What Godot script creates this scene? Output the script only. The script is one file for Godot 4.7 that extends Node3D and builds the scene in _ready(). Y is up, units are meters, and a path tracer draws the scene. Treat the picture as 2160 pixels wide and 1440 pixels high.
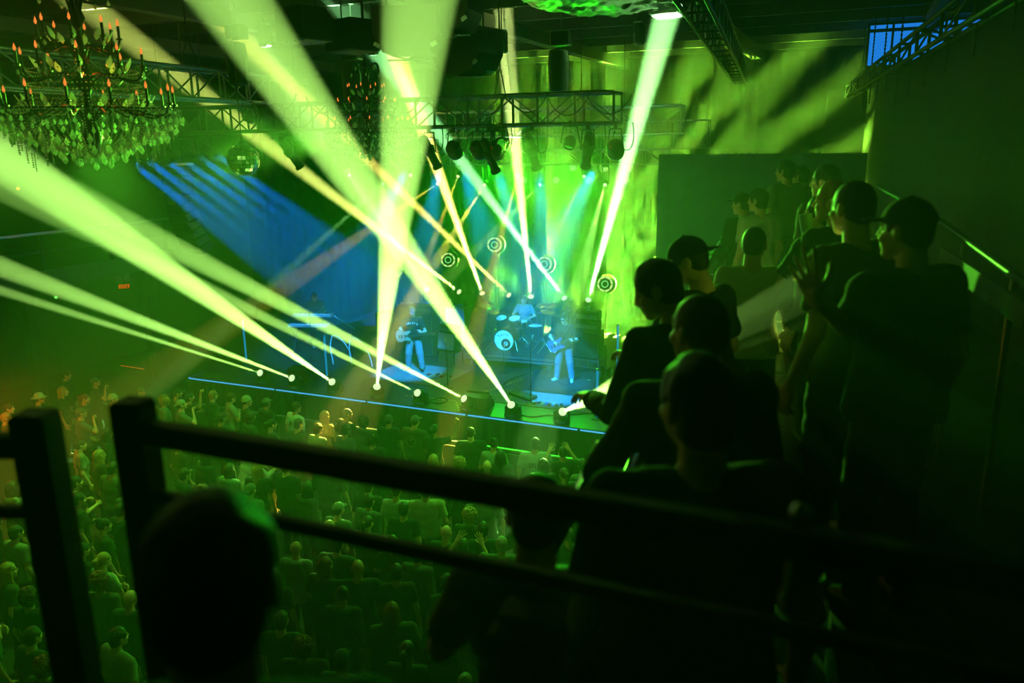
extends Node3D
# A concert hall seen from the balcony: haze, beams, band on stage, crowd below.
const EYE := Vector3(0, 7.2, 0)
const STAGE_Y := 1.3
const BU := Vector3(-0.0906, 0, -0.9959)   # along the side balcony, towards the stage
const BR := Vector3(0.9959, 0, -0.0906)    # across it, towards the right wall
var cam: Camera3D
var names := {}
var mats := {}
var cyl_unit: ArrayMesh
var rng := RandomNumberGenerator.new()

# ---------- measuring: where a sight line of the photograph meets a plane of the hall
func look(px: float, py: float) -> Vector3:
	return cam.basis * Vector3((px - 1080.0) / 1680.0, -(py - 720.0) / 1680.0, -1.0)
func at(px: float, py: float, dep: float) -> Vector3:
	return EYE + look(px, py) * dep
func on_y(px: float, py: float, h: float) -> Vector3:
	var d := look(px, py)
	return EYE + d * ((h - EYE.y) / d.y)
func on_z(px: float, py: float, z: float) -> Vector3:
	var d := look(px, py)
	return EYE + d * (z / d.z)
func bal(u: float, r: float, y: float) -> Vector3:
	return Vector3(0, y, 0) + BU * u + BR * r

# ---------- nodes
func numbered(n: String) -> String:
	var k: int = names.get(n, -1) + 1
	names[n] = k
	return n if k == 0 else "%s_%03d" % [n, k]
func tag(o: Node, label: String, category: String, group := "", kind := "") -> void:
	if label: o.set_meta("label", label)
	if category: o.set_meta("category", category)
	if group: o.set_meta("group", group)
	if kind: o.set_meta("kind", kind)
func thing(n: String, label: String, category: String, p := Vector3.ZERO, turn := 0.0, group := "") -> Node3D:
	var o := Node3D.new()
	o.name = numbered(n)
	add_child(o)
	o.position = p
	o.rotation.y = turn
	tag(o, label, category, group)
	return o
func part(parent: Node, n: String, mesh: Mesh, m: Material, xf := Transform3D.IDENTITY, label := "") -> MeshInstance3D:
	var o := MeshInstance3D.new()
	o.name = n
	o.mesh = mesh
	o.material_override = m
	o.transform = xf
	o.cast_shadow = GeometryInstance3D.SHADOW_CASTING_SETTING_ON
	parent.add_child(o, true)
	if label: o.set_meta("label", label)
	return o
func solo(n: String, mesh: Mesh, m: Material, xf: Transform3D, label: String, category: String, group := "", kind := "") -> MeshInstance3D:
	var o := part(self, numbered(n), mesh, m, xf)
	tag(o, label, category, group, kind)
	return o
func struct(n: String, mesh: Mesh, m: Material, xf := Transform3D.IDENTITY) -> MeshInstance3D:
	var o := part(self, numbered(n), mesh, m, xf)
	o.set_meta("kind", "structure")
	return o
func copy_of(src: Node3D, label: String, group := "") -> Node3D:
	var base := String(src.name)
	var k := base.rfind("_")
	if k > 0 and base.substr(k + 1).is_valid_int(): base = base.substr(0, k)
	var c: Node3D = src.duplicate()
	c.name = numbered(base)
	add_child(c)
	if label: c.set_meta("label", label)
	if group: c.set_meta("group", group)
	return c

# ---------- materials
func mat(c: Color, rough := 0.7, metal := 0.0, key := "") -> StandardMaterial3D:
	var k := "%s%.3f%.2f%s" % [c.to_html(), rough, metal, key]
	if not mats.has(k):
		var m := StandardMaterial3D.new()
		m.resource_name = "plain"
		m.albedo_color = c
		m.roughness = rough
		m.metallic = metal
		mats[k] = m
	return mats[k]
func glow(c: Color, e: float) -> StandardMaterial3D:
	var k := "glow%s%.2f" % [c.to_html(), e]
	if not mats.has(k):
		var m := StandardMaterial3D.new()
		m.resource_name = "glowing"
		m.albedo_color = Color(0.1, 0.1, 0.1)
		m.emission_enabled = true
		m.emission = c
		m.emission_energy_multiplier = minf(e, 0.48)   # what the eye sees of a fitting; its light is a lamp of its own
		mats[k] = m
	return mats[k]
func noisy(c1: Color, c2: Color, scale: float, rough: float, bump := 0.0, stretch := Vector3.ONE, seed_ := 1) -> StandardMaterial3D:
	var m := StandardMaterial3D.new()
	m.resource_name = "grained"
	var n := FastNoiseLite.new()
	n.seed = seed_
	n.frequency = 0.03
	n.fractal_octaves = 4
	var t := NoiseTexture2D.new()
	t.width = 256
	t.height = 256
	t.seamless = true
	t.noise = n
	var g := Gradient.new()
	g.set_color(0, c1)
	g.set_color(1, c2)
	t.color_ramp = g
	m.albedo_texture = t
	m.roughness = rough
	m.uv1_triplanar = true
	m.uv1_world_triplanar = true
	m.uv1_scale = stretch * scale
	if bump > 0.0:
		var h := NoiseTexture2D.new()
		h.width = 256
		h.height = 256
		h.seamless = true
		h.noise = n
		m.heightmap_enabled = true
		m.heightmap_texture = h
		m.heightmap_scale = bump
	return m

# ---------- shapes
func st_new() -> SurfaceTool:
	var st := SurfaceTool.new()
	st.begin(Mesh.PRIMITIVE_TRIANGLES)
	st.set_smooth_group(-1)
	return st
func done(st: SurfaceTool) -> ArrayMesh:
	st.generate_normals()
	return st.commit()
func quad(st: SurfaceTool, a: Vector3, b: Vector3, c: Vector3, d: Vector3) -> void:   # clockwise from outside
	for v in [a, b, c, a, c, d]:
		st.add_vertex(v)
func box(st: SurfaceTool, c: Vector3, s: Vector3, b := Basis.IDENTITY, cham := 0.0) -> void:
	st.set_smooth_group(-1)
	var h := s * 0.5
	if cham > 0.0:
		# a box with its edges cut: each face inset, edge strips and corner triangles
		var k := minf(cham, minf(h.x, minf(h.y, h.z)) * 0.9)
		for ax in 3:
			for sg in [-1.0, 1.0]:
				var n := Vector3.ZERO; n[ax] = sg
				var u := Vector3.ZERO; u[(ax + 1) % 3] = 1.0
				var w := Vector3.ZERO; w[(ax + 2) % 3] = 1.0
				var hu: float = h[(ax + 1) % 3] - k
				var hw: float = h[(ax + 2) % 3] - k
				var o: Vector3 = n * h[ax]
				var p := [o - u * hu - w * hw, o - u * hu + w * hw, o + u * hu + w * hw, o + u * hu - w * hw]
				if sg < 0: p.reverse()
				quad(st, c + b * p[0], c + b * p[1], c + b * p[2], c + b * p[3])
		for ax in 3:
			var i := (ax + 1) % 3
			var j := (ax + 2) % 3
			for si in [-1.0, 1.0]:
				for sj in [-1.0, 1.0]:
					var e := Vector3.ZERO; e[ax] = h[ax] - k
					var f := Vector3.ZERO; f[i] = si * h[i]; f[j] = sj * (h[j] - k)
					var g := Vector3.ZERO; g[i] = si * (h[i] - k); g[j] = sj * h[j]
					var q := [f - e, f + e, g + e, g - e]
					if si * sj > 0: q.reverse()
					quad(st, c + b * q[0], c + b * q[1], c + b * q[2], c + b * q[3])
		return
	var P := []
	for i in 8:
		P.append(c + b * Vector3(h.x if i & 1 else -h.x, h.y if i & 2 else -h.y, h.z if i & 4 else -h.z))
	quad(st, P[0], P[2], P[3], P[1])
	quad(st, P[5], P[7], P[6], P[4])
	quad(st, P[4], P[6], P[2], P[0])
	quad(st, P[1], P[3], P[7], P[5])
	quad(st, P[2], P[6], P[7], P[3])
	quad(st, P[0], P[1], P[5], P[4])
func boxm(s: Vector3, cham := 0.0) -> ArrayMesh:
	var st := st_new()
	box(st, Vector3.ZERO, s, Basis.IDENTITY, cham)
	return done(st)
func along(d: Vector3) -> Basis:                       # a basis whose y points along d
	var y := d.normalized()
	var x := (Vector3.RIGHT if absf(y.x) < 0.9 else Vector3.FORWARD).cross(y).normalized()
	return Basis(x, y, x.cross(y))
func lathe(st: SurfaceTool, prof: Array, n := 16, xf := Transform3D.IDENTITY, smooth := true) -> void:   # prof: [radius, y] from below to above
	for i in prof.size() - 1:
		st.set_smooth_group(i + 1 if not smooth else 0)
		for k in n:
			var a0 := TAU * k / n
			var a1 := TAU * (k + 1) / n
			var p0: Array = prof[i]
			var p1: Array = prof[i + 1]
			var A := xf * Vector3(cos(a0) * p0[0], p0[1], sin(a0) * p0[0])
			var B := xf * Vector3(cos(a1) * p0[0], p0[1], sin(a1) * p0[0])
			var C := xf * Vector3(cos(a1) * p1[0], p1[1], sin(a1) * p1[0])
			var D := xf * Vector3(cos(a0) * p1[0], p1[1], sin(a0) * p1[0])
			if p0[0] > 0.0001: for v in [A, B, C]: st.add_vertex(v)
			if p1[0] > 0.0001: for v in [A, C, D]: st.add_vertex(v)
func lathem(prof: Array, n := 16, smooth := false) -> ArrayMesh:
	var st := st_new()
	lathe(st, prof, n, Transform3D.IDENTITY, smooth)
	return done(st)
func rod(st: SurfaceTool, a: Vector3, b: Vector3, r0: float, r1 := -1.0, n := 8) -> void:
	if r1 < 0: r1 = r0
	var L := a.distance_to(b)
	if L < 0.00001: return
	lathe(st, [[0.0, 0.0], [r0, 0.0], [r1, L], [0.0, L]], n, Transform3D(along(b - a), a), false)
func tube(st: SurfaceTool, pts: Array, r: float, n := 6, r_end := -1.0) -> void:
	st.set_smooth_group(0)
	var rings := []
	var up := Vector3.UP
	for i in pts.size():
		var d: Vector3 = (pts[mini(i + 1, pts.size() - 1)] - pts[maxi(i - 1, 0)]).normalized()
		if absf(d.dot(up)) > 0.95: up = Vector3.RIGHT if absf(d.x) < 0.8 else Vector3.FORWARD
		var x := up.cross(d).normalized()
		var y := d.cross(x)
		up = y
		var rr := r if r_end < 0 else lerpf(r, r_end, float(i) / (pts.size() - 1))
		var ring := []
		for k in n:
			var a := TAU * k / n
			ring.append(pts[i] + (x * cos(a) + y * sin(a)) * rr)
		rings.append(ring)
	for i in rings.size() - 1:
		for k in n:
			var k2 := (k + 1) % n
			quad(st, rings[i][k], rings[i + 1][k], rings[i + 1][k2], rings[i][k2])
	for k in range(1, n - 1):
		for v in [rings[0][0], rings[0][k], rings[0][k + 1]]: st.add_vertex(v)
		for v in [rings[-1][0], rings[-1][k + 1], rings[-1][k]]: st.add_vertex(v)
func bez(a: Vector3, b: Vector3, c: Vector3, d: Vector3, n := 10) -> Array:
	var out := []
	for i in n + 1:
		var t := float(i) / n
		out.append(a.bezier_interpolate(b, c, d, t))
	return out
func extrude(st: SurfaceTool, poly: PackedVector2Array, th: float, xf := Transform3D.IDENTITY) -> void:   # outline in x, y; thickness along z
	st.set_smooth_group(-1)
	var idx := Geometry2D.triangulate_polygon(poly)
	var ccw := not Geometry2D.is_polygon_clockwise(poly)
	for i in range(0, idx.size(), 3):
		var q := [poly[idx[i]], poly[idx[i + 1]], poly[idx[i + 2]]]
		if (q[1] - q[0]).cross(q[2] - q[0]) > 0: q.reverse()
		for v in q: st.add_vertex(xf * Vector3(v.x, v.y, th / 2))
		q.reverse()
		for v in q: st.add_vertex(xf * Vector3(v.x, v.y, -th / 2))
	for i in poly.size():
		var a := poly[i]
		var b := poly[(i + 1) % poly.size()]
		if not ccw:
			var s := a; a = b; b = s
		quad(st, xf * Vector3(a.x, a.y, -th / 2), xf * Vector3(a.x, a.y, th / 2), xf * Vector3(b.x, b.y, th / 2), xf * Vector3(b.x, b.y, -th / 2))
func bar_xf(a: Vector3, b: Vector3, r: float) -> Transform3D:     # puts the unit cylinder between two points
	var B := along(b - a)
	return Transform3D(Basis(B.x * r, B.y * a.distance_to(b), B.z * r), a)
func bar(parent: Node, n: String, a: Vector3, b: Vector3, r: float, m: Material) -> MeshInstance3D:
	return part(parent, n, cyl_unit, m, bar_xf(a, b, r))
func rodm(a: Vector3, b: Vector3, r0: float, r1 := -1.0, n := 10) -> ArrayMesh:
	var st := st_new()
	rod(st, a, b, r0, r1, n)
	return done(st)
func tubem(pts: Array, r: float, n := 6) -> ArrayMesh:
	var st := st_new()
	tube(st, pts, r, n)
	return done(st)
func text_mesh(s: String, size: float, depth := 0.002) -> TextMesh:
	var t := TextMesh.new()
	var f := SystemFont.new()
	f.font_names = PackedStringArray(["Droid Sans"])
	f.font_weight = 700
	t.font = f
	t.text = s
	t.font_size = 64
	t.pixel_size = size / 64.0
	t.depth = depth
	return t

# ---------- lights
func spot(p: Vector3, to: Vector3, half: float, e: float, col: Color, rad := 0.06, blend := 0.25, parent: Node = null) -> SpotLight3D:
	var s := SpotLight3D.new()
	s.name = "beam_light"
	add_child(s, true)
	s.look_at_from_position(p, to, Vector3(0.013, 1, 0.021))
	s.spot_angle = half
	s.spot_angle_attenuation = blend
	s.light_energy = e
	s.light_color = col
	s.light_size = rad
	s.shadow_enabled = true
	s.spot_range = 80.0
	s.spot_attenuation = 2.0
	return s
func omni(p: Vector3, e: float, col: Color, rad := 0.05) -> void:
	var s := OmniLight3D.new()
	s.name = "lamp_light"
	add_child(s, true)
	s.position = p
	s.light_energy = e
	s.light_color = col
	s.light_size = rad
	s.shadow_enabled = true
	s.omni_range = 60.0
	s.omni_attenuation = 2.0

# ---------- bodies: a field of joined tapered capsules, meshed as surface nets
var g_lo := Vector3.ZERO
var g_c := 0.02
var g_nx := 0
var g_ny := 0
var g_nz := 0
var g_f := PackedFloat32Array()
func grid(lo: Vector3, hi: Vector3, cell: float) -> void:
	g_lo = lo
	g_c = cell
	g_nx = int((hi.x - lo.x) / cell) + 2
	g_ny = int((hi.y - lo.y) / cell) + 2
	g_nz = int((hi.z - lo.z) / cell) + 2
	g_f.resize(g_nx * g_ny * g_nz)
	g_f.fill(0.3)
func cap(a: Vector3, b: Vector3, ra: float, rb: float, k := 0.03, cut := false) -> void:
	var pad := maxf(ra, rb) + k + g_c * 2.0
	var i0 := clampi(int((minf(a.x, b.x) - pad - g_lo.x) / g_c), 0, g_nx - 1)
	var i1 := clampi(int((maxf(a.x, b.x) + pad - g_lo.x) / g_c) + 1, 0, g_nx - 1)
	var j0 := clampi(int((minf(a.y, b.y) - pad - g_lo.y) / g_c), 0, g_ny - 1)
	var j1 := clampi(int((maxf(a.y, b.y) + pad - g_lo.y) / g_c) + 1, 0, g_ny - 1)
	var k0 := clampi(int((minf(a.z, b.z) - pad - g_lo.z) / g_c), 0, g_nz - 1)
	var k1 := clampi(int((maxf(a.z, b.z) + pad - g_lo.z) / g_c) + 1, 0, g_nz - 1)
	var ba := b - a
	var bb := maxf(ba.length_squared(), 1e-9)
	var bl := sqrt(bb)
	var dr := rb - ra
	for kz in range(k0, k1 + 1):
		for jy in range(j0, j1 + 1):
			var row := (kz * g_ny + jy) * g_nx
			var pa := Vector3(g_lo.x + i0 * g_c, g_lo.y + jy * g_c, g_lo.z + kz * g_c) - a
			for ix in range(i0, i1 + 1):
				var t := pa.dot(ba) / bb
				var h := clampf(t, 0.0, 1.0)
				var d := (pa - ba * h).length() - ra - dr * h
				if cut: d = maxf(d, (t - 1.0) * bl)
				var f := g_f[row + ix]
				var e := f - d
				if e >= k: g_f[row + ix] = d
				elif e > -k:
					var q := 0.5 + 0.5 * e / k
					g_f[row + ix] = f + (d - f) * q - k * q * (1.0 - q)
				pa.x += g_c
func ell(c: Vector3, r: Vector3, k := 0.02, sub := false) -> void:
	var mn := minf(r.x, minf(r.y, r.z))
	var pad := k + g_c * 2.0
	var i0 := clampi(int((c.x - r.x - pad - g_lo.x) / g_c), 0, g_nx - 1)
	var i1 := clampi(int((c.x + r.x + pad - g_lo.x) / g_c) + 1, 0, g_nx - 1)
	var j0 := clampi(int((c.y - r.y - pad - g_lo.y) / g_c), 0, g_ny - 1)
	var j1 := clampi(int((c.y + r.y + pad - g_lo.y) / g_c) + 1, 0, g_ny - 1)
	var k0 := clampi(int((c.z - r.z - pad - g_lo.z) / g_c), 0, g_nz - 1)
	var k1 := clampi(int((c.z + r.z + pad - g_lo.z) / g_c) + 1, 0, g_nz - 1)
	for kz in range(k0, k1 + 1):
		for jy in range(j0, j1 + 1):
			var row := (kz * g_ny + jy) * g_nx
			for ix in range(i0, i1 + 1):
				var p := Vector3(g_lo.x + ix * g_c, g_lo.y + jy * g_c, g_lo.z + kz * g_c) - c
				var q0 := (p / r).length()
				var q1 := (p / (r * r)).length()
				var d := q0 * (q0 - 1.0) / maxf(q1, 1e-6) if q0 > 0.05 else -mn
				var f := g_f[row + ix]
				if sub:
					var d2 := -d
					var e2 := d2 - f
					if e2 >= k: g_f[row + ix] = d2
					elif e2 > -k:
						var q2 := 0.5 + 0.5 * e2 / k
						g_f[row + ix] = f + (d2 - f) * q2 + k * q2 * (1.0 - q2)
				else:
					var e := f - d
					if e >= k: g_f[row + ix] = d
					elif e > -k:
						var q := 0.5 + 0.5 * e / k
						g_f[row + ix] = f + (d - f) * q - k * q * (1.0 - q)
func cut_plane(p: Vector3, n: Vector3) -> void:        # keeps what lies behind the plane
	for kz in g_nz:
		for jy in g_ny:
			var row := (kz * g_ny + jy) * g_nx
			var d := (Vector3(g_lo.x, g_lo.y + jy * g_c, g_lo.z + kz * g_c) - p).dot(n)
			for ix in g_nx:
				if d > g_f[row + ix]: g_f[row + ix] = d
				d += g_c * n.x
func rough_up(amp: float, freq: float, seed_: int) -> void:
	var n := FastNoiseLite.new()
	n.seed = seed_
	n.frequency = freq
	for kz in g_nz:
		for jy in g_ny:
			var row := (kz * g_ny + jy) * g_nx
			for ix in g_nx:
				if absf(g_f[row + ix]) < amp * 3.0:
					g_f[row + ix] += amp * n.get_noise_3d(ix * g_c, jy * g_c, kz * g_c)
func nets() -> Array:                                   # [vertices, normals, indices]
	var V := PackedVector3Array()
	var N := PackedVector3Array()
	var I := PackedInt32Array()
	var id := PackedInt32Array()
	id.resize(g_f.size())
	id.fill(-1)
	var sy := g_nx
	var sz := g_nx * g_ny
	var lim := g_c * 1.8
	var ea := [0, 2, 4, 6, 0, 1, 4, 5, 0, 1, 2, 3]
	var eb := [1, 3, 5, 7, 2, 3, 6, 7, 4, 5, 6, 7]
	var c := PackedFloat32Array()
	c.resize(8)
	for kz in g_nz - 1:
		for jy in g_ny - 1:
			var at_ := (kz * g_ny + jy) * g_nx
			for ix in g_nx - 1:
				var o := at_ + ix
				var f0 := g_f[o]
				if f0 > lim or f0 < -lim: continue
				c[0] = f0; c[1] = g_f[o + 1]; c[2] = g_f[o + sy]; c[3] = g_f[o + sy + 1]
				c[4] = g_f[o + sz]; c[5] = g_f[o + sz + 1]; c[6] = g_f[o + sz + sy]; c[7] = g_f[o + sz + sy + 1]
				var neg := 0
				for q in 8:
					if c[q] < 0.0: neg += 1
				if neg == 0 or neg == 8: continue
				var sum := Vector3.ZERO
				var cnt := 0
				for e in 12:
					var a: int = ea[e]
					var b: int = eb[e]
					if (c[a] < 0.0) != (c[b] < 0.0):
						var t := c[a] / (c[a] - c[b])
						var pa := Vector3(a & 1, (a >> 1) & 1, a >> 2)
						var pb := Vector3(b & 1, (b >> 1) & 1, b >> 2)
						sum += pa.lerp(pb, t)
						cnt += 1
				id[o] = V.size()
				V.append(g_lo + (Vector3(ix, jy, kz) + sum / cnt) * g_c)
				N.append(Vector3(c[1] + c[3] + c[5] + c[7] - c[0] - c[2] - c[4] - c[6], c[2] + c[3] + c[6] + c[7] - c[0] - c[1] - c[4] - c[5], c[4] + c[5] + c[6] + c[7] - c[0] - c[1] - c[2] - c[3]).normalized())
	for kz in range(1, g_nz - 1):
		for jy in range(1, g_ny - 1):
			var at_ := (kz * g_ny + jy) * g_nx
			for ix in range(1, g_nx - 1):
				var o := at_ + ix
				if id[o] < 0: continue
				var f0 := g_f[o] < 0.0
				for ax in 3:
					var s1 := 1 if ax == 0 else (sy if ax == 1 else sz)
					if f0 == (g_f[o + s1] < 0.0): continue
					var s2 := sy if ax == 0 else (sz if ax == 1 else 1)
					var s3 := sz if ax == 0 else (1 if ax == 1 else sy)
					var q0 := id[o - s2 - s3]
					var q1 := id[o - s3]
					var q2 := id[o]
					var q3 := id[o - s2]
					if q0 < 0 or q1 < 0 or q2 < 0 or q3 < 0: continue
					if f0: I.append_array([q0, q2, q1, q0, q3, q2])
					else: I.append_array([q0, q1, q2, q0, q2, q3])
	return [V, N, I]
func join(list: Array) -> ArrayMesh:                    # of [arrays, transform]
	var V := PackedVector3Array()
	var N := PackedVector3Array()
	var I := PackedInt32Array()
	for e in list:
		var base := V.size()
		var xf: Transform3D = e[1]
		var vs: PackedVector3Array = xf * (e[0][0] as PackedVector3Array)
		V.append_array(vs)
		var nb := Transform3D(xf.basis.orthonormalized(), Vector3.ZERO)
		N.append_array(nb * (e[0][1] as PackedVector3Array))
		for i in e[0][2]: I.append(i + base)
	var arr := []
	arr.resize(Mesh.ARRAY_MAX)
	arr[Mesh.ARRAY_VERTEX] = V
	arr[Mesh.ARRAY_NORMAL] = N
	arr[Mesh.ARRAY_INDEX] = I
	var m := ArrayMesh.new()
	m.add_surface_from_arrays(Mesh.PRIMITIVE_TRIANGLES, arr)
	return m

# ---------- people
var head_arr := []
var hair_mesh := {}
var hand_arr := {}
var shoe_mesh: ArrayMesh
var figs := {}
func make_heads() -> void:
	grid(Vector3(-0.1, -0.19, -0.135), Vector3(0.1, 0.135, 0.13), 0.0052)
	ell(Vector3(0, 0.028, 0.012), Vector3(0.074, 0.09, 0.096), 0.01)
	ell(Vector3(0, -0.045, -0.03), Vector3(0.058, 0.062, 0.062), 0.035)
	ell(Vector3(0, -0.095, -0.062), Vector3(0.026, 0.022, 0.026), 0.02)
	cap(Vector3(-0.035, 0.032, -0.072), Vector3(0.035, 0.032, -0.072), 0.014, 0.014, 0.012)
	for s in [-1.0, 1.0]:
		ell(Vector3(s * 0.031, 0.008, -0.092), Vector3(0.017, 0.012, 0.015), 0.008, true)
		ell(Vector3(s * 0.031, 0.008, -0.074), Vector3(0.013, 0.012, 0.012), 0.002)
		ell(Vector3(s * 0.042, -0.026, -0.06), Vector3(0.02, 0.018, 0.022), 0.015)
		ell(Vector3(s * 0.077, -0.002, 0.012), Vector3(0.01, 0.033, 0.02), 0.006)
	cap(Vector3(0, 0.018, -0.086), Vector3(0, -0.022, -0.106), 0.009, 0.013, 0.008)
	cap(Vector3(-0.012, -0.03, -0.094), Vector3(0.012, -0.03, -0.094), 0.009, 0.009, 0.005)
	cap(Vector3(-0.018, -0.053, -0.088), Vector3(0.018, -0.053, -0.088), 0.006, 0.006, 0.004)
	cap(Vector3(-0.014, -0.066, -0.086), Vector3(0.014, -0.066, -0.086), 0.007, 0.007, 0.004)
	cap(Vector3(0, -0.05, 0.03), Vector3(0, -0.18, 0.045), 0.054, 0.058, 0.02)
	head_arr = nets()
	var face := func():
		ell(Vector3(0, -0.035, -0.1), Vector3(0.07, 0.092, 0.075), 0.012, true)
	for kind in ["short", "crop", "long", "pony", "curly", "bun", "cap", "cap_back", "beanie", "hat"]:
		var c := 0.0085
		var low := -0.1
		if kind == "long": low = -0.34
		if kind == "pony": low = -0.24
		grid(Vector3(-0.17, low, -0.23), Vector3(0.17, 0.2, 0.23 if kind in ["pony", "bun", "cap_back", "hat"] else 0.17), c)
		match kind:
			"short":
				ell(Vector3(0, 0.036, 0.014), Vector3(0.085, 0.1, 0.106), 0.01)
				ell(Vector3(0, -0.03, 0.05), Vector3(0.072, 0.06, 0.06), 0.02)
				rough_up(0.008, 14.0, 3)
				face.call()
				for s in [-1.0, 1.0]: ell(Vector3(s * 0.085, -0.012, 0.008), Vector3(0.03, 0.04, 0.03), 0.005, true)
			"crop":
				ell(Vector3(0, 0.032, 0.014), Vector3(0.079, 0.093, 0.1), 0.01)
				ell(Vector3(0, -0.02, 0.055), Vector3(0.064, 0.05, 0.05), 0.02)
				face.call()
				for s in [-1.0, 1.0]: ell(Vector3(s * 0.085, -0.014, 0.004), Vector3(0.03, 0.042, 0.034), 0.005, true)
			"long":
				ell(Vector3(0, 0.036, 0.014), Vector3(0.09, 0.1, 0.108), 0.01)
				cap(Vector3(0, 0, 0.045), Vector3(0, -0.27, 0.075), 0.085, 0.07, 0.03)
				for s in [-1.0, 1.0]: cap(Vector3(s * 0.07, 0.0, 0.0), Vector3(s * 0.085, -0.22, 0.02), 0.035, 0.035, 0.02)
				rough_up(0.012, 9.0, 5)
				face.call()
			"pony":
				ell(Vector3(0, 0.034, 0.014), Vector3(0.084, 0.097, 0.104), 0.01)
				cap(Vector3(0, 0.06, 0.11), Vector3(0, 0.05, 0.145), 0.03, 0.036, 0.02)
				cap(Vector3(0, 0.05, 0.145), Vector3(0, -0.19, 0.13), 0.036, 0.018, 0.02)
				face.call()
				for s in [-1.0, 1.0]: ell(Vector3(s * 0.085, -0.02, 0.0), Vector3(0.03, 0.05, 0.03), 0.005, true)
			"curly":
				ell(Vector3(0, 0.04, 0.03), Vector3(0.12, 0.12, 0.12), 0.01)
				ell(Vector3(0, -0.03, 0.05), Vector3(0.1, 0.07, 0.08), 0.03)
				rough_up(0.03, 16.0, 7)
				face.call()
			"bun":
				ell(Vector3(0, 0.034, 0.014), Vector3(0.084, 0.097, 0.104), 0.01)
				ell(Vector3(0, 0.12, 0.075), Vector3(0.045, 0.042, 0.045), 0.015)
				rough_up(0.006, 18.0, 9)
				face.call()
				for s in [-1.0, 1.0]: ell(Vector3(s * 0.085, -0.02, 0.0), Vector3(0.03, 0.05, 0.03), 0.005, true)
			"cap", "cap_back":
				ell(Vector3(0, 0.035, 0.012), Vector3(0.088, 0.1, 0.108), 0.01)
				cut_plane(Vector3(0, 0.035, 0), Vector3(0, -1, 0.05 if kind == "cap" else -0.05))
				var z := -1.0 if kind == "cap" else 1.0
				for q in 5:
					var x := (q - 2) * 0.03
					cap(Vector3(x, 0.045, z * 0.07), Vector3(x * 0.9, 0.036, z * (0.185 - absf(x) * 0.55)), 0.008, 0.007, 0.006)
				cap(Vector3(0, 0.132, 0.012), Vector3(0, 0.136, 0.012), 0.01, 0.01, 0.004)
			"beanie":
				ell(Vector3(0, 0.045, 0.014), Vector3(0.09, 0.108, 0.108), 0.01)
				cut_plane(Vector3(0, 0.022, 0), Vector3(0, -1, -0.15))
				for q in 14:
					var a0 := TAU * q / 14
					var a1 := TAU * (q + 1) / 14
					cap(Vector3(sin(a0) * 0.086, 0.035 - cos(a0) * 0.012, 0.014 + cos(a0) * 0.104), Vector3(sin(a1) * 0.086, 0.035 - cos(a1) * 0.012, 0.014 + cos(a1) * 0.104), 0.014, 0.014, 0.008)
			"hat":
				ell(Vector3(0, 0.06, 0.012), Vector3(0.092, 0.12, 0.11), 0.01)
				cut_plane(Vector3(0, 0.04, 0), Vector3(0, -1, 0))
				cut_plane(Vector3(0, 0.155, 0), Vector3(0, 1, 0))
				ell(Vector3(0, 0.045, 0.012), Vector3(0.15, 0.014, 0.175), 0.01)
		hair_mesh[kind] = join([[nets(), Transform3D.IDENTITY]])
	# hands: fingers along -y, thumb along +x; side 1 is a right hand (palm towards -z)
	for kind in ["rest", "grip", "open", "point"]:
		for side in [-1, 1]:
			grid(Vector3(-0.075, -0.215, -0.085), Vector3(0.1, 0.04, 0.085), 0.0058)
			var pz := -float(side)
			var curl: float = {"rest": 0.35, "grip": 1.15, "open": 0.06, "point": 1.2}[kind]
			var fan: float = {"rest": 0.06, "grip": 0.02, "open": 0.17, "point": 0.03}[kind]
			cap(Vector3(0, 0.03, 0), Vector3(0, -0.01, 0), 0.026, 0.026, 0.01)
			for f in 4:
				var x := 0.031 - f * 0.021
				var kn := Vector3(x, -0.088 + absf(f - 1.0) * 0.006, 0)
				cap(Vector3(x * 0.55, -0.01, 0), kn, 0.017, 0.0125, 0.014)
				var L: float = [0.046, 0.05, 0.046, 0.036][f]
				var an := curl * (1.0 + 0.06 * f)
				if kind == "point" and f == 0: an = 0.05
				var p := kn
				var tot := 0.0
				for j in 3:
					tot += an * [0.9, 1.1, 0.7][j]
					var d := Vector3(-(f - 1.3) * fan * -1.0 * -1.0, -cos(tot), pz * sin(tot)).normalized()
					var q: Vector3 = p + d * L * [1.0, 0.68, 0.55][j]
					cap(p, q, 0.0098 - j * 0.0007, 0.0092 - j * 0.0008, 0.003)
					p = q
			var tb := Vector3(0.028, -0.03, pz * 0.008)
			var td := Vector3(0.75, -0.65, pz * 0.25) if kind != "grip" else Vector3(0.45, -0.55, pz * 0.7)
			var t1 := tb + td.normalized() * 0.042
			var t2 := t1 + (td.normalized() + Vector3(-0.15, -0.45, pz * 0.15)).normalized() * 0.034
			var t3 := t2 + (td.normalized() + Vector3(-0.35, -0.6, pz * 0.25)).normalized() * 0.026
			cap(Vector3(0.008, -0.015, 0), tb, 0.018, 0.015, 0.01)
			cap(tb, t1, 0.0145, 0.0115, 0.006)
			cap(t1, t2, 0.0115, 0.0105, 0.003)
			cap(t2, t3, 0.0105, 0.009, 0.003)
			hand_arr["%s%d" % [kind, side]] = nets()
	grid(Vector3(-0.08, -0.09, -0.24), Vector3(0.08, 0.07, 0.12), 0.012)
	cap(Vector3(0, -0.02, 0.03), Vector3(0, 0.03, 0.02), 0.05, 0.048, 0.03)
	cap(Vector3(0, -0.045, 0.02), Vector3(0.01, -0.05, -0.15), 0.048, 0.044, 0.03)
	cut_plane(Vector3(0, -0.085, 0), Vector3(0, -1, 0))
	cut_plane(Vector3(0, 0.035, 0), Vector3(0, 1, 0))
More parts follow.
